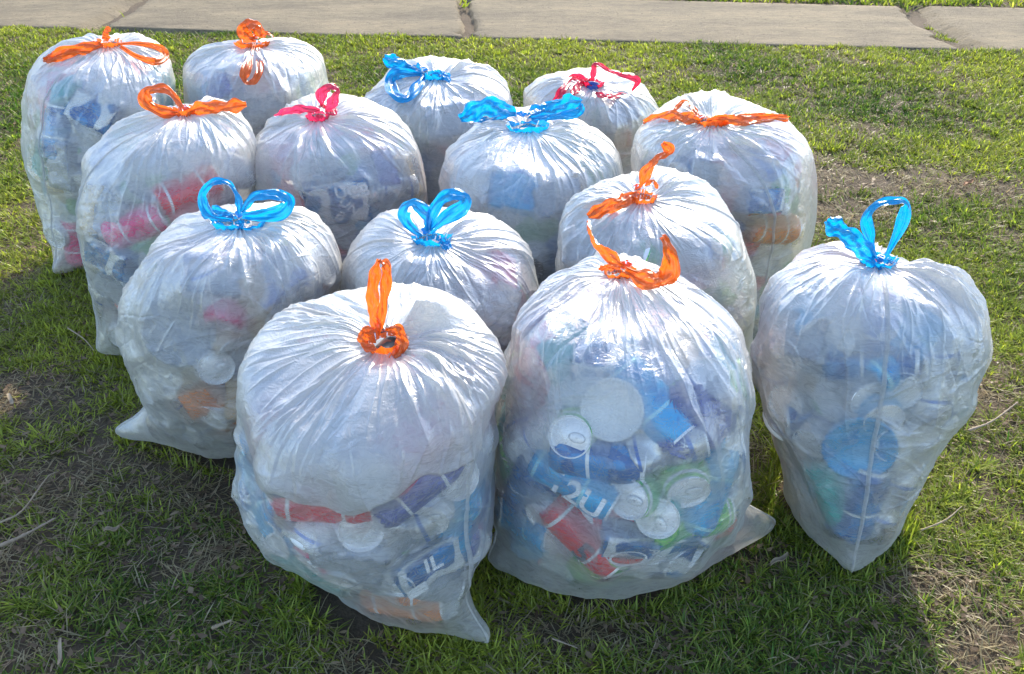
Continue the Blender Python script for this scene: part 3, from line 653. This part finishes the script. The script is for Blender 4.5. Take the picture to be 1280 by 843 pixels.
TIES = {  # colour, ring radii cm, knot px, loops (points, width px, roll)
 1: ('orange', (2.4, 1.9), (128, 60, .8), [([(130, 58), (100, 62), (70, 70), (54, 75)], 13, (0, 0)), ([(56, 74), (90, 60), (126, 54)], 7, (.3, .6)),
      ([(148, 55), (175, 55), (201, 61), (208, 71), (194, 77), (170, 70), (150, 58)], 7, (.2, .5)), ([(134, 52, 0), (132, 42, .5), (137, 34, 1)], 8, (0, .6))]),
 2: ('orange', (3.2, 1.6), (318, 50, .9), [([(318, 50, -.5), (306, 40, 0), (309, 31, .5), (322, 33, .5), (322, 46, 0)], 15, (.2, .5)), ([(322, 46), (335, 42), (342, 47)], 6, (.5, 0)),
      ([(318, 55), (310, 80), (305, 99), (314, 104), (325, 88), (323, 60)], 9, (.2, .6))]),
 3: ('blue', (2.4, 1.5), (531, 91, .9), [([(530, 92), (505, 84), (480, 72)], 17, (0, .2)), ([(529, 94), (500, 92), (488, 100), (494, 117), (509, 123), (522, 108), (530, 95)], 14, (.2, .4)), ([(540, 92), (553, 93), (563, 102)], 9, (.2, 0))]),
 4: ('red', (2.0, 1.5), (740, 104, .9), [([(732, 98), (718, 97), (704, 112), (692, 127)], 8, (0, .3)), ([(736, 100), (726, 104), (712, 122)], 8, (0, .3)),
      ([(741, 103, 0), (742, 90, 0), (745, 80, .5), (766, 91, 1), (796, 100, 1), (790, 114, 0)], 7, (.2, .5)), ([(744, 116), (760, 121), (783, 118)], 7, (.2, .2))]),
 5: ('orange', (2.0, 1.4), (230, 140, 1.1), [([(228, 142, -1), (204, 140, -1.5), (183, 128, -1), (185, 113, 0), (207, 112, 0), (228, 134, -.5)], 13, (.2, .5)), ([(236, 138), (270, 134), (308, 131)], 15, (.1, -.3))]),
 6: ('pink', (1.8, 1.4), (404, 136, .9), [([(400, 138), (370, 137), (343, 147)], 9, (0, .3)), ([(403, 134, 0), (402, 118, 0), (412, 108, .5), (422, 114, .5), (416, 128, 0), (408, 138, 0)], 12, (.2, .9)), ([(406, 138), (416, 142), (419, 135)], 8, (.3, 0))]),
 7: ('blue', (3.2, 1.9), (652, 146, 1.0), [([(646, 143), (618, 134), (596, 138), (575, 149)], 20, (0, .2)), ([(577, 149), (605, 150), (634, 146)], 9, (.2, 0)), ([(660, 144), (688, 135), (727, 127)], 20, (.1, 0)), ([(727, 130), (722, 141), (690, 146), (664, 148)], 10, (.3, 0))]),
 8: ('orange', (2.6, 1.5), (878, 152, .9), [([(876, 152), (842, 146), (804, 154)], 14, (0, .2)), ([(840, 142), (855, 127), (866, 134), (874, 150)], 6, (.2, .5)), ([(884, 151), (935, 150), (986, 149)], 13, (.1, -.2)), ([(890, 150), (935, 145), (984, 145)], 6, (.4, 0))]),
 9: ('blue', (3.4, 1.7), (299, 272, .9), [([(290, 276, -1), (262, 268, -1), (253, 246, 0), (266, 228, 0), (286, 230, 0), (298, 250, 0), (299, 268, -.5)], 10, (.2, .6)), ([(252, 268), (270, 266), (292, 272)], 15, (.1, .2)),
      ([(302, 264, -.5), (318, 246, 0), (345, 243, 0), (361, 252, 0), (350, 266, -.5), (320, 270, -.5), (303, 270, -.5)], 15, (.2, .7)), ([(300, 274, -1), (302, 284, -1.5), (305, 292, -1.8)], 9, (.2, .6))]),
 10: ('blue', (2.4, 1.4), (531, 293, .9), [([(527, 295, -1), (510, 280, -.5), (505, 262, 0), (517, 254, 0), (534, 270, 0), (534, 288, -.5)], 13, (.1, .5)), ([(534, 290, -1), (543, 262, 0), (560, 244, .5), (582, 246, .5), (578, 260, 0), (555, 274, -.5), (538, 290, -1)], 15, (.1, .5)), ([(548, 302), (556, 304), (560, 312)], 13, (.1, .2))]),
 11: ('orange', (1.8, 1.4), (797, 238, .8), [([(800, 234, -.5), (808, 216, -.5), (820, 199, 0), (837, 189, 0), (828, 179, 0)], 12, (.1, .7)), ([(797, 240), (778, 253), (757, 260), (735, 271)], 15, (0, .3)), ([(806, 233, -1), (816, 226, -1), (822, 236, -1)], 5, (.2, .4))]),
 12: ('orange', (2.1, 2.1), (473, 415, .9), [([(474, 420, -1), (467, 395, -.5), (466, 360, 0), (474, 325, .5)], 13, (.2, .5)), ([(474, 325, .5), (483, 335, .5), (481, 370, 0), (474, 415, -.5)], 11, (.6, .2)),
      ([(470, 412, -.8), (456, 416, -1.2), (455, 430, -2), (470, 438, -3)], 12, (0, .6)), ([(482, 412, -.8), (498, 414, -1.2), (502, 432, -2), (490, 450, -3.4)], 13, (.2, -.4))]),
 13: ('orange', (1.7, 1.2), (781, 335, 1.0), [([(780, 333, -1), (762, 320, -1.5), (745, 305, -1.8), (737, 288, -1.8), (735, 276, -1)], 13, (.2, 1.9)), ([(782, 336, -1), (800, 347, -3), (820, 351, -4), (836, 342, -3), (838, 318, -2.4), (828, 295, -2)], 20, (.1, -.5)),
      ([(778, 334, -1), (760, 334, -.5), (748, 337, -.5)], 6, (.2, .2))]),
 14: ('blue', (2.0, 1.4), (1098, 328, .9), [([(1094, 326, -1), (1072, 305, -.5), (1050, 288, 0), (1034, 275, .5)], 21, (.1, .1)), ([(1094, 322, -.5), (1088, 296, -.2), (1083, 272, 0), (1096, 256, .5), (1122, 251, .5), (1132, 257, .5), (1126, 283, 0), (1108, 320, -.5)], 12, (.1, .5)), ([(1096, 328, -1), (1098, 340, -2)], 9, (0, .2)), ([(1104, 326, -1), (1116, 327, -1.2)], 7, (0, .2))]),
}
BL = {1: 'cloudy bag at the back left corner, orange tie stretched sideways over its top', 2: 'cloudy bag second from left in back row, orange loop hanging down its front',
      3: 'cloudy bag in the back row with pale blue tie looped to the left', 4: 'bag in back row with thin red ribbons spread round a blue cap',
      5: 'bag at left of second row with round orange bow and pink contents', 6: 'bag with small pink red tie, green bottle and blue pack showing inside',
      7: 'wide bag with two broad blue tie wings, behind the small centre bag', 8: 'bag at right of second row with long flat orange tie and blue patch',
      9: 'bag with frilly blue bow and small pointed corner on the grass at left', 10: 'small bag with upright blue bow between the blue-bowed and front bags',
      11: 'bag with upright orange tail and long orange ribbon falling to its left', 12: 'front left bag with flat white pleated top and thin upright orange loop',
      13: 'large front middle bag full of bright cans, orange tie curled to right', 14: 'far right bag tapering to a point, blue tie with open upright loop'}
PEEK = {12: ('can', 'black'), 4: ('cap', 'dark blue'), 11: ('can', 'dark blue'), 5: ('can', 'red'), 6: ('can', 'teal'), 1: ('can', 'black'), 8: ('can', 'dark blue'), 10: ('can', 'dark blue'), 14: ('can', 'red'), 3: ('can', 'black')}  # black and dark blue cans also put the openings' shade into colour
for i in BAGS:
    root = build_bag(i); b = bags[i]
    tag(root, BL[i], 'bag', 'filled bags standing on the lawn')
    b.kn = b.base(np.linspace(0, 2 * np.pi, 16, endpoint=False), .985).mean(0)
    colr, (rx, ry), kp, loops = TIES[i]
    dr = ring(b, rx / 100, ry / 100, colr, root)
    knot(b, kp[0], kp[1] - 4, kp[2] / 100 * .8, colr, dr, dy=.8)
    for j, (sp3, w, roll) in enumerate(loops):
        ribbon(b, sp3, w, colr, dr, roll, seed=j)
    if i in PEEK:
        k_, c_ = PEEK[i]; o = link('drinks_can', can_mesh(c_, 1)); link('lid', LID, o)
        ax = Vector((b.r.normal(0, .3), .8, .05)).normalized()      # lying on its side under the opening
        o.rotation_euler = ax.to_track_quat('Z', 'Y').to_euler(); o.location = Vector(b.kn) + Vector((0, 0, -.029 if i == 12 else -.05)) + ax * .035; o.scale = (.8, .8, .6)
        if k_ == 'cap': o.location = Vector(b.kn) + Vector((0, 0, .006)); o.rotation_euler = (-.5, .2, 0); o.scale = (.5, .5, .3)
        tag(o, f"{c_} can peeking from the mouth of the {BD[i]}", 'can')

# ------------------------------------------------------------------ ground, path
def soil_material():
    m, nt, ns, ls = newmat('soil'); out = ns.new('ShaderNodeOutputMaterial'); tc = ns.new('ShaderNodeTexCoord')
    n1 = N(ns, 'ShaderNodeTexNoise', i_Scale=9., i_Detail=8., i_Roughness=.7); n2 = N(ns, 'ShaderNodeTexNoise', i_Scale=140., i_Detail=6., i_Roughness=.7)
    for n in (n1, n2): ls.new(tc.outputs['Object'], n.inputs['Vector'])
    a = N(ns, 'ShaderNodeValToRGB'); e = a.color_ramp.elements; e[0].position = .32; e[0].color = (.035, .022, .013, 1); e[1].position = .72; e[1].color = (.17, .12, .07, 1)
    mx = math_n(ns, ls, 'ADD', math_n(ns, ls, 'MULTIPLY', n1.outputs[0], .5), math_n(ns, ls, 'MULTIPLY', n2.outputs[0], .5)); ls.new(mx, a.inputs[0])
    bp = N(ns, 'ShaderNodeBump', i_Strength=.9, i_Distance=.01); ls.new(n2.outputs[0], bp.inputs['Height'])
    p = N(ns, 'ShaderNodeBsdfPrincipled', i_Roughness=.95); ls.new(a.outputs[0], p.inputs['Base Color']); ls.new(bp.outputs[0], p.inputs['Normal']); ls.new(p.outputs[0], out.inputs[0]); return m
# path edges through photo points
A0, A1 = gpt(0, 36), gpt(1280, 67)
F0, F1 = gpt(840, 1), gpt(1280, 13)
dirv = (A1 - A0)[:2]; dirv /= np.linalg.norm(dirv)
def near_y(x): return A0[1] + (x - A0[0]) * dirv[1] / dirv[0]
sl2 = (F1[1] - F0[1]) / (F1[0] - F0[0])
def far_y(x): return F0[1] + (x - F0[0]) * dirv[1] / dirv[0] + .0
SLOPE = dirv[1] / dirv[0]
nx_, ny_ = 260, 240
gx = np.concatenate([[-60, -20, -8], np.linspace(-4.5, 4.5, nx_), [8, 20, 60]]); gy = np.concatenate([[-60, -10, -2], np.linspace(-.6, 7, ny_), [10, 25, 90]])
XX, YY = np.meshgrid(gx, gy)
ZZ = (fbm(XX * 3 + 50, YY * 3 + 50, 3, 4) - .5) * .018 - .004
ZZ = np.where((YY > near_y(XX) + .01) & (YY < far_y(XX) - .01), -.02, ZZ)
g = link('ground', mesh_np('ground', np.stack([XX, YY, ZZ], -1), grid_faces(len(gy), len(gx)), soil_material())); tag(g, kind='structure')

def concrete_material():
    m, nt, ns, ls = newmat('concrete'); out = ns.new('ShaderNodeOutputMaterial'); tc = ns.new('ShaderNodeTexCoord')
    mp = ns.new('ShaderNodeMapping'); mp.inputs['Scale'].default_value = (1, 2.6, 1); ls.new(tc.outputs['Object'], mp.inputs[0])
    n1 = N(ns, 'ShaderNodeTexNoise', i_Scale=1.6, i_Detail=8., i_Roughness=.65); n2 = N(ns, 'ShaderNodeTexNoise', i_Scale=45., i_Detail=8., i_Roughness=.75); n3 = N(ns, 'ShaderNodeTexNoise', i_Scale=11., i_Detail=5.)
    for n in (n1, n2, n3): ls.new(mp.outputs[0], n.inputs['Vector'])
    n4 = N(ns, 'ShaderNodeTexVoronoi', i_Scale=22.); ls.new(tc.outputs['Object'], n4.inputs['Vector'])
    a = N(ns, 'ShaderNodeValToRGB'); e = a.color_ramp.elements; e[0].position = .38; e[0].color = (.075, .058, .036, 1); e[1].position = .6; e[1].color = (.245, .190, .112, 1)
    s1 = math_n(ns, ls, 'ADD', math_n(ns, ls, 'MULTIPLY', n1.outputs[0], .45), math_n(ns, ls, 'MULTIPLY', n2.outputs[0], .35)); s1 = math_n(ns, ls, 'ADD', s1, math_n(ns, ls, 'MULTIPLY', n3.outputs[0], .2)); s1 = math_n(ns, ls, 'SUBTRACT', s1, math_n(ns, ls, 'MULTIPLY', math_n(ns, ls, 'LESS_THAN', n4.outputs[0], .13), .16)); ls.new(s1, a.inputs[0])
    bp = N(ns, 'ShaderNodeBump', i_Strength=.9, i_Distance=.012); ls.new(n2.outputs[0], bp.inputs['Height'])
    p = N(ns, 'ShaderNodeBsdfPrincipled', i_Roughness=.9); ls.new(a.outputs[0], p.inputs['Base Color']); ls.new(bp.outputs[0], p.inputs['Normal']); ls.new(p.outputs[0], out.inputs[0]); return m
CONC = concrete_material()
# slabs: the joints are ragged lines across the path
def joint(pa, pb, seed):
    """ragged x(v) for v in 0..1 from near edge to far edge"""
    xa, xb = gpt(*pa)[0], gpt(*pb)[0]; r = np.random.default_rng(seed); v = np.linspace(0, 1, 30)
    return xa + (xb - xa) * v + np.cumsum(r.normal(0, .012, 30)) - np.linspace(0, 1, 30) * 0
js = [np.full(30, -9.), joint((120, 38), (190, -6), 1), joint((590, 47), (575, -4), 2), joint((1215, 65), (1125, 6), 3), np.full(30, 9.)]
for k in range(4):
    gap = .004 if k else 0
    l, r_ = js[k] + (.007 if k == 2 else .005), js[k + 1] - (.007 if k == 1 else .005)
    v = np.linspace(0, 1, 30)[:, None]; u = np.linspace(0, 1, 60)[None]
    x = l[:, None] * (1 - u) + r_[:, None] * u
    ya, yb = near_y(x), far_y(x); y = ya + (yb - ya) * v + .012 * np.sin(x * 3.1 + k) * (1 - v)
    top = .003 + .005 * (k % 2) + .003 * np.sin(x * 2)
    e = np.minimum(np.minimum(u, 1 - u) * 60, np.minimum(v, 1 - v) * 30); z = np.where(e < .5, top - .05, top)
    x2 = x; me = mesh_np('slab', np.stack([x2, y, z], -1), grid_faces(30, 60), CONC, smooth=False)
    s_ = link('sidewalk', me); tag(s_, ['pale concrete path slab at the far left', 'concrete path slab left of the middle crack', 'long concrete slab right of the middle crack', 'concrete slab beyond the grassy right joint'][k], None, None, 'structure')

# ------------------------------------------------------------------ grass
patches = [(20, 490, .15, .08), (50, 600, .15, .11), (30, 690, .12, .10), (30, 810, .10, .06), (1150, 735, .13, .06), (1240, 800, .16, .07), (1220, 500, .16, .10), (1110, 230, .42, .14), (1060, 265, .2, .1),
           (460, 825, .08, .04), (700, 790, .12, .04), (250, 690, .1, .05), (950, 700, .1, .05), (480, 590, .5, .2)]
PG = [(gpt(px, py)[:2], a, c) for px, py, a, c in patches]
def bare(x, y):
    f = np.zeros_like(x)
    for (c, a, d) in PG: f = np.maximum(f, np.exp(-((x - c[0]) / a) ** 2 - ((y - c[1]) / d) ** 2) * 1.15)
    f += (fbm(x * 5 + 9, y * 5 + 4, 21, 3) - .5) * 1.15 + .06
    return np.clip(f, 0, 1)
def footprint(x, y):
    """under a bag"""
    m = np.zeros(x.shape, bool)
    for b in bags.values(): m |= ((x - b.X - b.lx * .2) ** 2 + (y - b.Y - b.ly * .2) ** 2) < (b.R * .62) ** 2
    return m
def blades(n, region, lmin, lmax, wmin, wmax, flat, colfn, seed, keep, tuft=0, spots=None):
    r = np.random.default_rng(seed); x = r.uniform(region[0], region[1], n); y = r.uniform(region[2], region[3], n); tb = np.ones(n)
    if spots is not None: x, y = spots(r, n)
    if tuft:
        m = n // tuft; id_ = r.integers(0, m, n); tx, ty = x[:m][id_], y[:m][id_]; sc = r.uniform(.003, .012, m)[id_]; x = tx + r.normal(0, 1, n) * sc; y = ty + r.normal(0, 1, n) * sc; tb = r.uniform(.6, 1.35, m)[id_]
    k = keep(tx if tuft else x, ty if tuft else y, (r.random(m)[id_] if tuft else r.random(n))); x, y, tb = x[k], y[k], tb[k]; n = len(x)
    if tuft: tx, ty = tx[k], ty[k]
    jm = np.zeros(len(x), bool)
    for jj_ in js[1:4]: jm |= abs(x - np.interp((y - near_y(x)) / (far_y(x) - near_y(x)), np.linspace(0, 1, 30), jj_)) < .02 * (vnoise(x * 12, y * 6, 9) > .55)
    k = (~footprint(x, y)) & (jm | ~((y > near_y(x) + .03 + .02 * np.sin(x * 9) + .015 * np.sin(x * 31)) & (y < far_y(x) + .0))); x, y, tb = x[k], y[k], tb[k]; n = len(x)
    if tuft: tx, ty = tx[k], ty[k]
    far = 1 + .35 * np.clip(y - 2, 0, 3)
    L = r.uniform(lmin, lmax, n) * (1 + .6 * (fbm(x * 4, y * 4, 77, 2) - .5)); w = r.uniform(wmin, wmax, n) * far ** .7
    az = r.uniform(0, 2 * np.pi, n)
    if tuft: az = np.arctan2(y - ty, x - tx) + r.normal(0, .5, n)
    lean = r.uniform(*flat, n)      # 0 upright .. 1 flat
    dx, dy = np.cos(az), np.sin(az); px_, py_ = -dy, dx
    z0 = (fbm(x * 3 + 50, y * 3 + 50, 3, 4) - .5) * .018 - .005
    curl = r.uniform(.1, .7, n)
    pts = []
    for t in (0, .55, 1.):
        a = lean * 1.45 + curl * t; hx = L * t * np.sin(a * .75); hz = L * t * np.cos(a * .75) * (1 - .3 * t * curl)
        pts.append((x + dx * hx, y + dy * hx, z0 + np.maximum(hz, .002 + .003 * t * (lean > .7))))
    ww = [w * .5, w * .45, w * .28]
    V = []
    for j in range(2):
        for s_ in (-1, 1): V.append(np.stack([pts[j][0] + s_ * px_ * ww[j], pts[j][1] + s_ * py_ * ww[j], pts[j][2]], -1))
    V.append(np.stack(pts[2], -1))
    V = np.stack(V, 1); base = (np.arange(n) * 5)[:, None]
    F_ = np.concatenate([base + np.array([[0, 1, 3]]), base + np.array([[0, 3, 2]]), base + np.array([[2, 3, 4]])], 0)
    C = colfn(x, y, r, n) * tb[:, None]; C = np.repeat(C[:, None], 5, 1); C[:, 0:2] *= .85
    return V.reshape(-1, 3), F_, C.reshape(-1, 3)
def green(x, y, r, n):
    t = np.clip(fbm(x * 2.2, y * 2.2, 5, 3) * 1.6 - .3 + r.normal(0, .18, n), 0, 1)[:, None]; d = np.array([.055, .13, .018]); l = np.array([.35, .39, .06])
    c = d * (1 - t) + l * t; yel = np.clip(r.normal(.12, .3, (n, 1)), 0, 1); c = c * (1 - .5 * yel) + np.array([.42, .40, .12]) * .5 * yel; return c * r.uniform(.55, 1.35, (n, 1))
def straw(x, y, r, n):
    t = r.random((n, 1)); return (np.array([.34, .27, .14]) * (1 - t) + np.array([.50, .43, .27]) * t) * r.uniform(.5, 1.1, (n, 1))
def grass_material():
    m, nt, ns, ls = newmat('grass_blade'); out = ns.new('ShaderNodeOutputMaterial'); at = N(ns, 'ShaderNodeAttribute', attribute_name='tint')
    di = N(ns, 'ShaderNodeBsdfDiffuse'); tl = N(ns, 'ShaderNodeBsdfTranslucent'); gl = N(ns, 'ShaderNodeBsdfGlossy', i_Roughness=.35)
    ls.new(at.outputs['Color'], di.inputs[0]); hv = N(ns, 'ShaderNodeHueSaturation', i_Value=1.5, i_Saturation=1.1); ls.new(at.outputs['Color'], hv.inputs['Color']); ls.new(hv.outputs[0], tl.inputs[0])
    mx = N(ns, 'ShaderNodeMixShader', i_Fac=.45); ls.new(di.outputs[0], mx.inputs[1]); ls.new(tl.outputs[0], mx.inputs[2])
    m2 = N(ns, 'ShaderNodeMixShader', i_Fac=.015); ls.new(mx.outputs[0], m2.inputs[1]); ls.new(gl.outputs[0], m2.inputs[2]); ls.new(m2.outputs[0], out.inputs[0]); return m
GM = grass_material()
parts = []
kg = lambda x, y, u: u < (1.05 - bare(x, y) * 1.0) * (.3 + .9 * sm(.38, .52, fbm(x * 9, y * 9, 31, 3)))
parts.append(blades(260000, (-1.9, 1.9, .35, 2.0), .010, .034, .0013, .0030, (.2, 1.), green, 1, kg))
parts.append(blades(380000, (-3.6, 3.6, 2.0, 4.6), .012, .034, .0018, .0038, (.2, 1.), green, 2, kg))
parts.append(blades(150000, (-1.9, 1.9, .35, 2.0), 0.013, .034, .0014, .0030, (.25, .95), green, 21, lambda x, y, u: u < (.9 - bare(x, y)) * 1.2, tuft=26))
parts.append(blades(170000, (-3.6, 3.6, 2.0, 4.6), .014, .034, .0018, .0036, (.25, .95), green, 22, lambda x, y, u: u < (.9 - bare(x, y)) * 1.2, tuft=26))
def rim_spots(r, n):
    ks_ = r.integers(1, 15, n); th_ = r.uniform(0, 2 * np.pi, n); bb = [bags[k] for k in range(1, 15)]
    P_ = np.stack([b_.base(th_, .27 + 0 * th_) for b_ in bb]); P_ = P_[ks_ - 1, np.arange(n)]; X_ = np.array([b_.X for b_ in bb])[ks_ - 1]; Y_ = np.array([b_.Y for b_ in bb])[ks_ - 1]
    f_ = r.uniform(.93, 1.13, n); return X_ + (P_[:, 0] - X_) * f_, Y_ + (P_[:, 1] - Y_) * f_
for sx_, sd_ in ((-1, 31), (1, 32)):
    parts.append(blades(90000, (min(sx_ * 1.9, sx_ * 3.8), max(sx_ * 1.9, sx_ * 3.8), .2, 2.0), .012, .034, .002, .0042, (.2, 1.), green, sd_, kg))
    parts.append(blades(60000, (min(sx_ * 3.6, sx_ * 6), max(sx_ * 3.6, sx_ * 6), 1.5, 5.5), .014, .04, .004, .007, (.2, 1.), green, sd_ + 5, kg))
parts.append(blades(26000, (0, 1, 0, 1), .015, .038, .0014, .003, (.0, .6), green, 23, lambda x, y, u: u < 1.1 - bare(x, y) * .8, spots=rim_spots))
parts.append(blades(90000, (-5, 5, 4.6, 7.5), .03, .07, .004, .007, (.05, .7), green, 3, lambda x, y, u: u < .95))
ks = lambda x, y, u: u < .20 + .30 * bare(x, y) * (.5 + (fbm(x * 11, y * 11, 61, 2) > .5))
parts.append(blades(200000, (-1.9, 1.9, .35, 2.0), .015, .05, .0008, .0022, (.72, 1.05), straw, 4, ks))
parts.append(blades(260000, (-3.6, 3.6, 2.0, 4.6), .015, .05, .0012, .003, (.6, 1.05), straw, 5, ks))
o_ = 0; Vs, Fs, Cs = [], [], []
for V, F_, C in parts: Vs.append(V); Fs.append(F_ + o_); Cs.append(C); o_ += len(V)
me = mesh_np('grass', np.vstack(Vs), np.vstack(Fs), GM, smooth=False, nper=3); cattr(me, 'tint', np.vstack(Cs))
tag(link('grass', me), 'short patchy lawn of green and straw coloured blades', 'grass', None, 'stuff')

# dead leaves and chips
def litter(n, region, smin, smax, seed, keep):
    r = np.random.default_rng(seed); x = r.uniform(region[0], region[1], n); y = r.uniform(region[2], region[3], n); k = keep(x, y, r.random(n)) & ~footprint(x, y) & (y < near_y(x) - .03); x, y = x[k], y[k]; n = len(x)
    s_ = r.uniform(smin, smax, n); asp = r.uniform(.12, .6, n); az = r.uniform(0, 6.28, n); cu = r.uniform(-.5, .9, n) * s_ * .5; tl = r.normal(0, .22, (n, 2))
    V = []; 
    for u in (-1, -.3, .4, 1):
        wv = (1 - abs(u) ** 1.7) * .9 + .1
        for v in (-1, 1):
            lx, ly = u * s_, v * s_ * asp * wv * (1 + .2 * r.normal(0, 1, n)); X_ = lx * np.cos(az) - ly * np.sin(az); Y_ = lx * np.sin(az) + ly * np.cos(az)
            V.append(np.stack([x + X_, y + Y_, .010 + cu * u * u + abs(lx * tl[:, 0] + ly * tl[:, 1])], -1))
    V = np.stack(V, 1); base = (np.arange(n) * 8)[:, None]; F_ = np.concatenate([base + np.array([[0, 1, 3, 2]]) + 2 * j for j in range(3)], 0)
    t = r.random((n, 1)); C = (np.array([.10, .06, .035]) * (1 - t) + np.array([.34, .25, .16]) * t) * r.uniform(.6, 1.2, (n, 1)); C = np.repeat(C[:, None], 8, 1)
    return V.reshape(-1, 3), F_, C.reshape(-1, 3)
la = litter(34000, (-1.9, 1.9, .35, 2.0), .002, .0085, 11, lambda x, y, u: u < .06 + .94 * bare(x, y) ** 1.3)
lb = litter(20000, (-3.5, 3.5, 2.0, 4.3), .004, .012, 12, lambda x, y, u: u < .05 + .55 * bare(x, y) ** 1.5)
me = mesh_np('leaf_litter', np.vstack([la[0], lb[0]]), np.vstack([la[1], lb[1] + len(la[0])]), GM, smooth=False); cattr(me, 'tint', np.vstack([la[2], lb[2]]))
tag(link('leaf_litter', me), 'brown leaf scraps and wood chips lying between the blades', 'litter', None, 'stuff')
WOOD = plain('weathered_wood', (.26, .20, .145), .85, 0, .45, 90.); WOODL = plain('pale_wood', (.30, .235, .16), .85, 0, .3, 90.); LEAFM = plain('dry_leaf', (.30, .15, .07), .8, 0, .35, 60.)
def twig(pp, rad, mat, label, name='twig'):
    P = crom([gpt(px, py, .016) + np.array([0, 0, h / 1000]) for px, py, h in pp], 40); r = np.random.default_rng(len(label)); n = 8
    T = np.gradient(P, axis=0); T /= np.linalg.norm(T, axis=1, keepdims=True); U = np.cross(T, [0, 0, 1]); U /= np.linalg.norm(U, axis=1, keepdims=True); W = np.cross(U, T)
    t = np.linspace(0, 2 * np.pi, n, endpoint=False); rr = rad * np.linspace(1, .45, 40) * (1 + .15 * r.normal(0, 1, 40)); rr[0] *= .4; rr[-1] = 0.0002
    V = P[:, None] + (U[:, None] * np.cos(t)[None, :, None] + W[:, None] * np.sin(t)[None, :, None]) * rr[:, None, None]
    tag(link(name, mesh_np(name, V, grid_faces(40, n, True), mat)), label, 'twig')
twig([(0, 684, 2), (30, 672, 4), (72, 652, 8)], .0032, WOOD, 'grey brown stick lying on bare soil at the left edge')
twig([(0, 655, 2), (28, 640, 2), (58, 600, 2), (70, 590, 0)], .0018, WOODL, 'thin pale twig above the grey stick at the left edge')
twig([(265, 788, 4), (290, 778, 4)], .0026, WOODL, 'short pale stick on the grass before the front left bag')
twig([(690, 800, 3), (722, 812, 3)], .0016, WOOD, 'small brown twig below the front middle bag')
twig([(1210, 540, 3), (1240, 528, 3), (1272, 505, 5)], .0026, WOOD, 'brown stick on the soil right of the far right bag')
twig([(1150, 665, 3), (1180, 655, 8), (1200, 640, 12)], .0016, WOODL, 'thin straw coloured twig beside the far right bag')
twig([(85, 412, 4), (105, 425, 3), (118, 440, 3)], .0016, WOODL, 'thin pale twig left of the orange bowed bag')
def chip(pp, wd, mat, label, name, cat):
    P = crom([gpt(px, py, .02) for px, py in pp], 16); T = P[-1] - P[0]; T /= np.linalg.norm(T); U = np.cross(T, [0, 0, 1]); c = np.linspace(-1, 1, 7)[None]; t = np.linspace(0, 1, 16)[:, None]
    w = .6 * wd * (np.sin(np.pi * (t * .86 + .07)) ** .6); z = .004 * (c * c) * (1 if cat == 'leaf' else .2) + .003 * np.sin(t * 7)
    V = P[:, None] + U * (w * c)[..., None] + np.array([0, 0, 1.]) * z[..., None]; Vb = V - [0, 0, .0016]
    A = np.vstack([V.reshape(-1, 3), Vb.reshape(-1, 3)]); F1_ = grid_faces(16, 7); idx = np.arange(112).reshape(16, 7); rim = np.concatenate([idx[0], idx[1:, -1], idx[-1, :-1][::-1], idx[1:-1, 0][::-1]]); Fr = np.stack([rim, np.roll(rim, -1), np.roll(rim, -1) + 112, rim + 112], -1)
    tag(link(name, mesh_np(name, A, np.vstack([F1_, F1_[:, ::-1] + 112, Fr]), mat)), label, cat)
chip([(76, 797), (73, 832)], .0042, WOODL, 'upright pale wood splinter in the bottom left corner', 'wood_splinter', 'wood')
chip([(10, 492), (16, 506)], .006, WOODL, 'pale curled chip on bare soil at the left edge', 'wood_chip', 'wood')
chip([(963, 707), (985, 694)], .006, WOODL, 'pale dead leaf below the corner of the front middle bag', 'dead_leaf', 'leaf')
chip([(1205, 232), (1216, 226)], .012, LEAFM, 'reddish brown dead leaf on the sunny lawn at right', 'dead_leaf', 'leaf')
chip([(130, 665), (150, 660)], .006, WOODL, 'pale dead leaf on soil below the stick at left', 'dead_leaf', 'leaf')
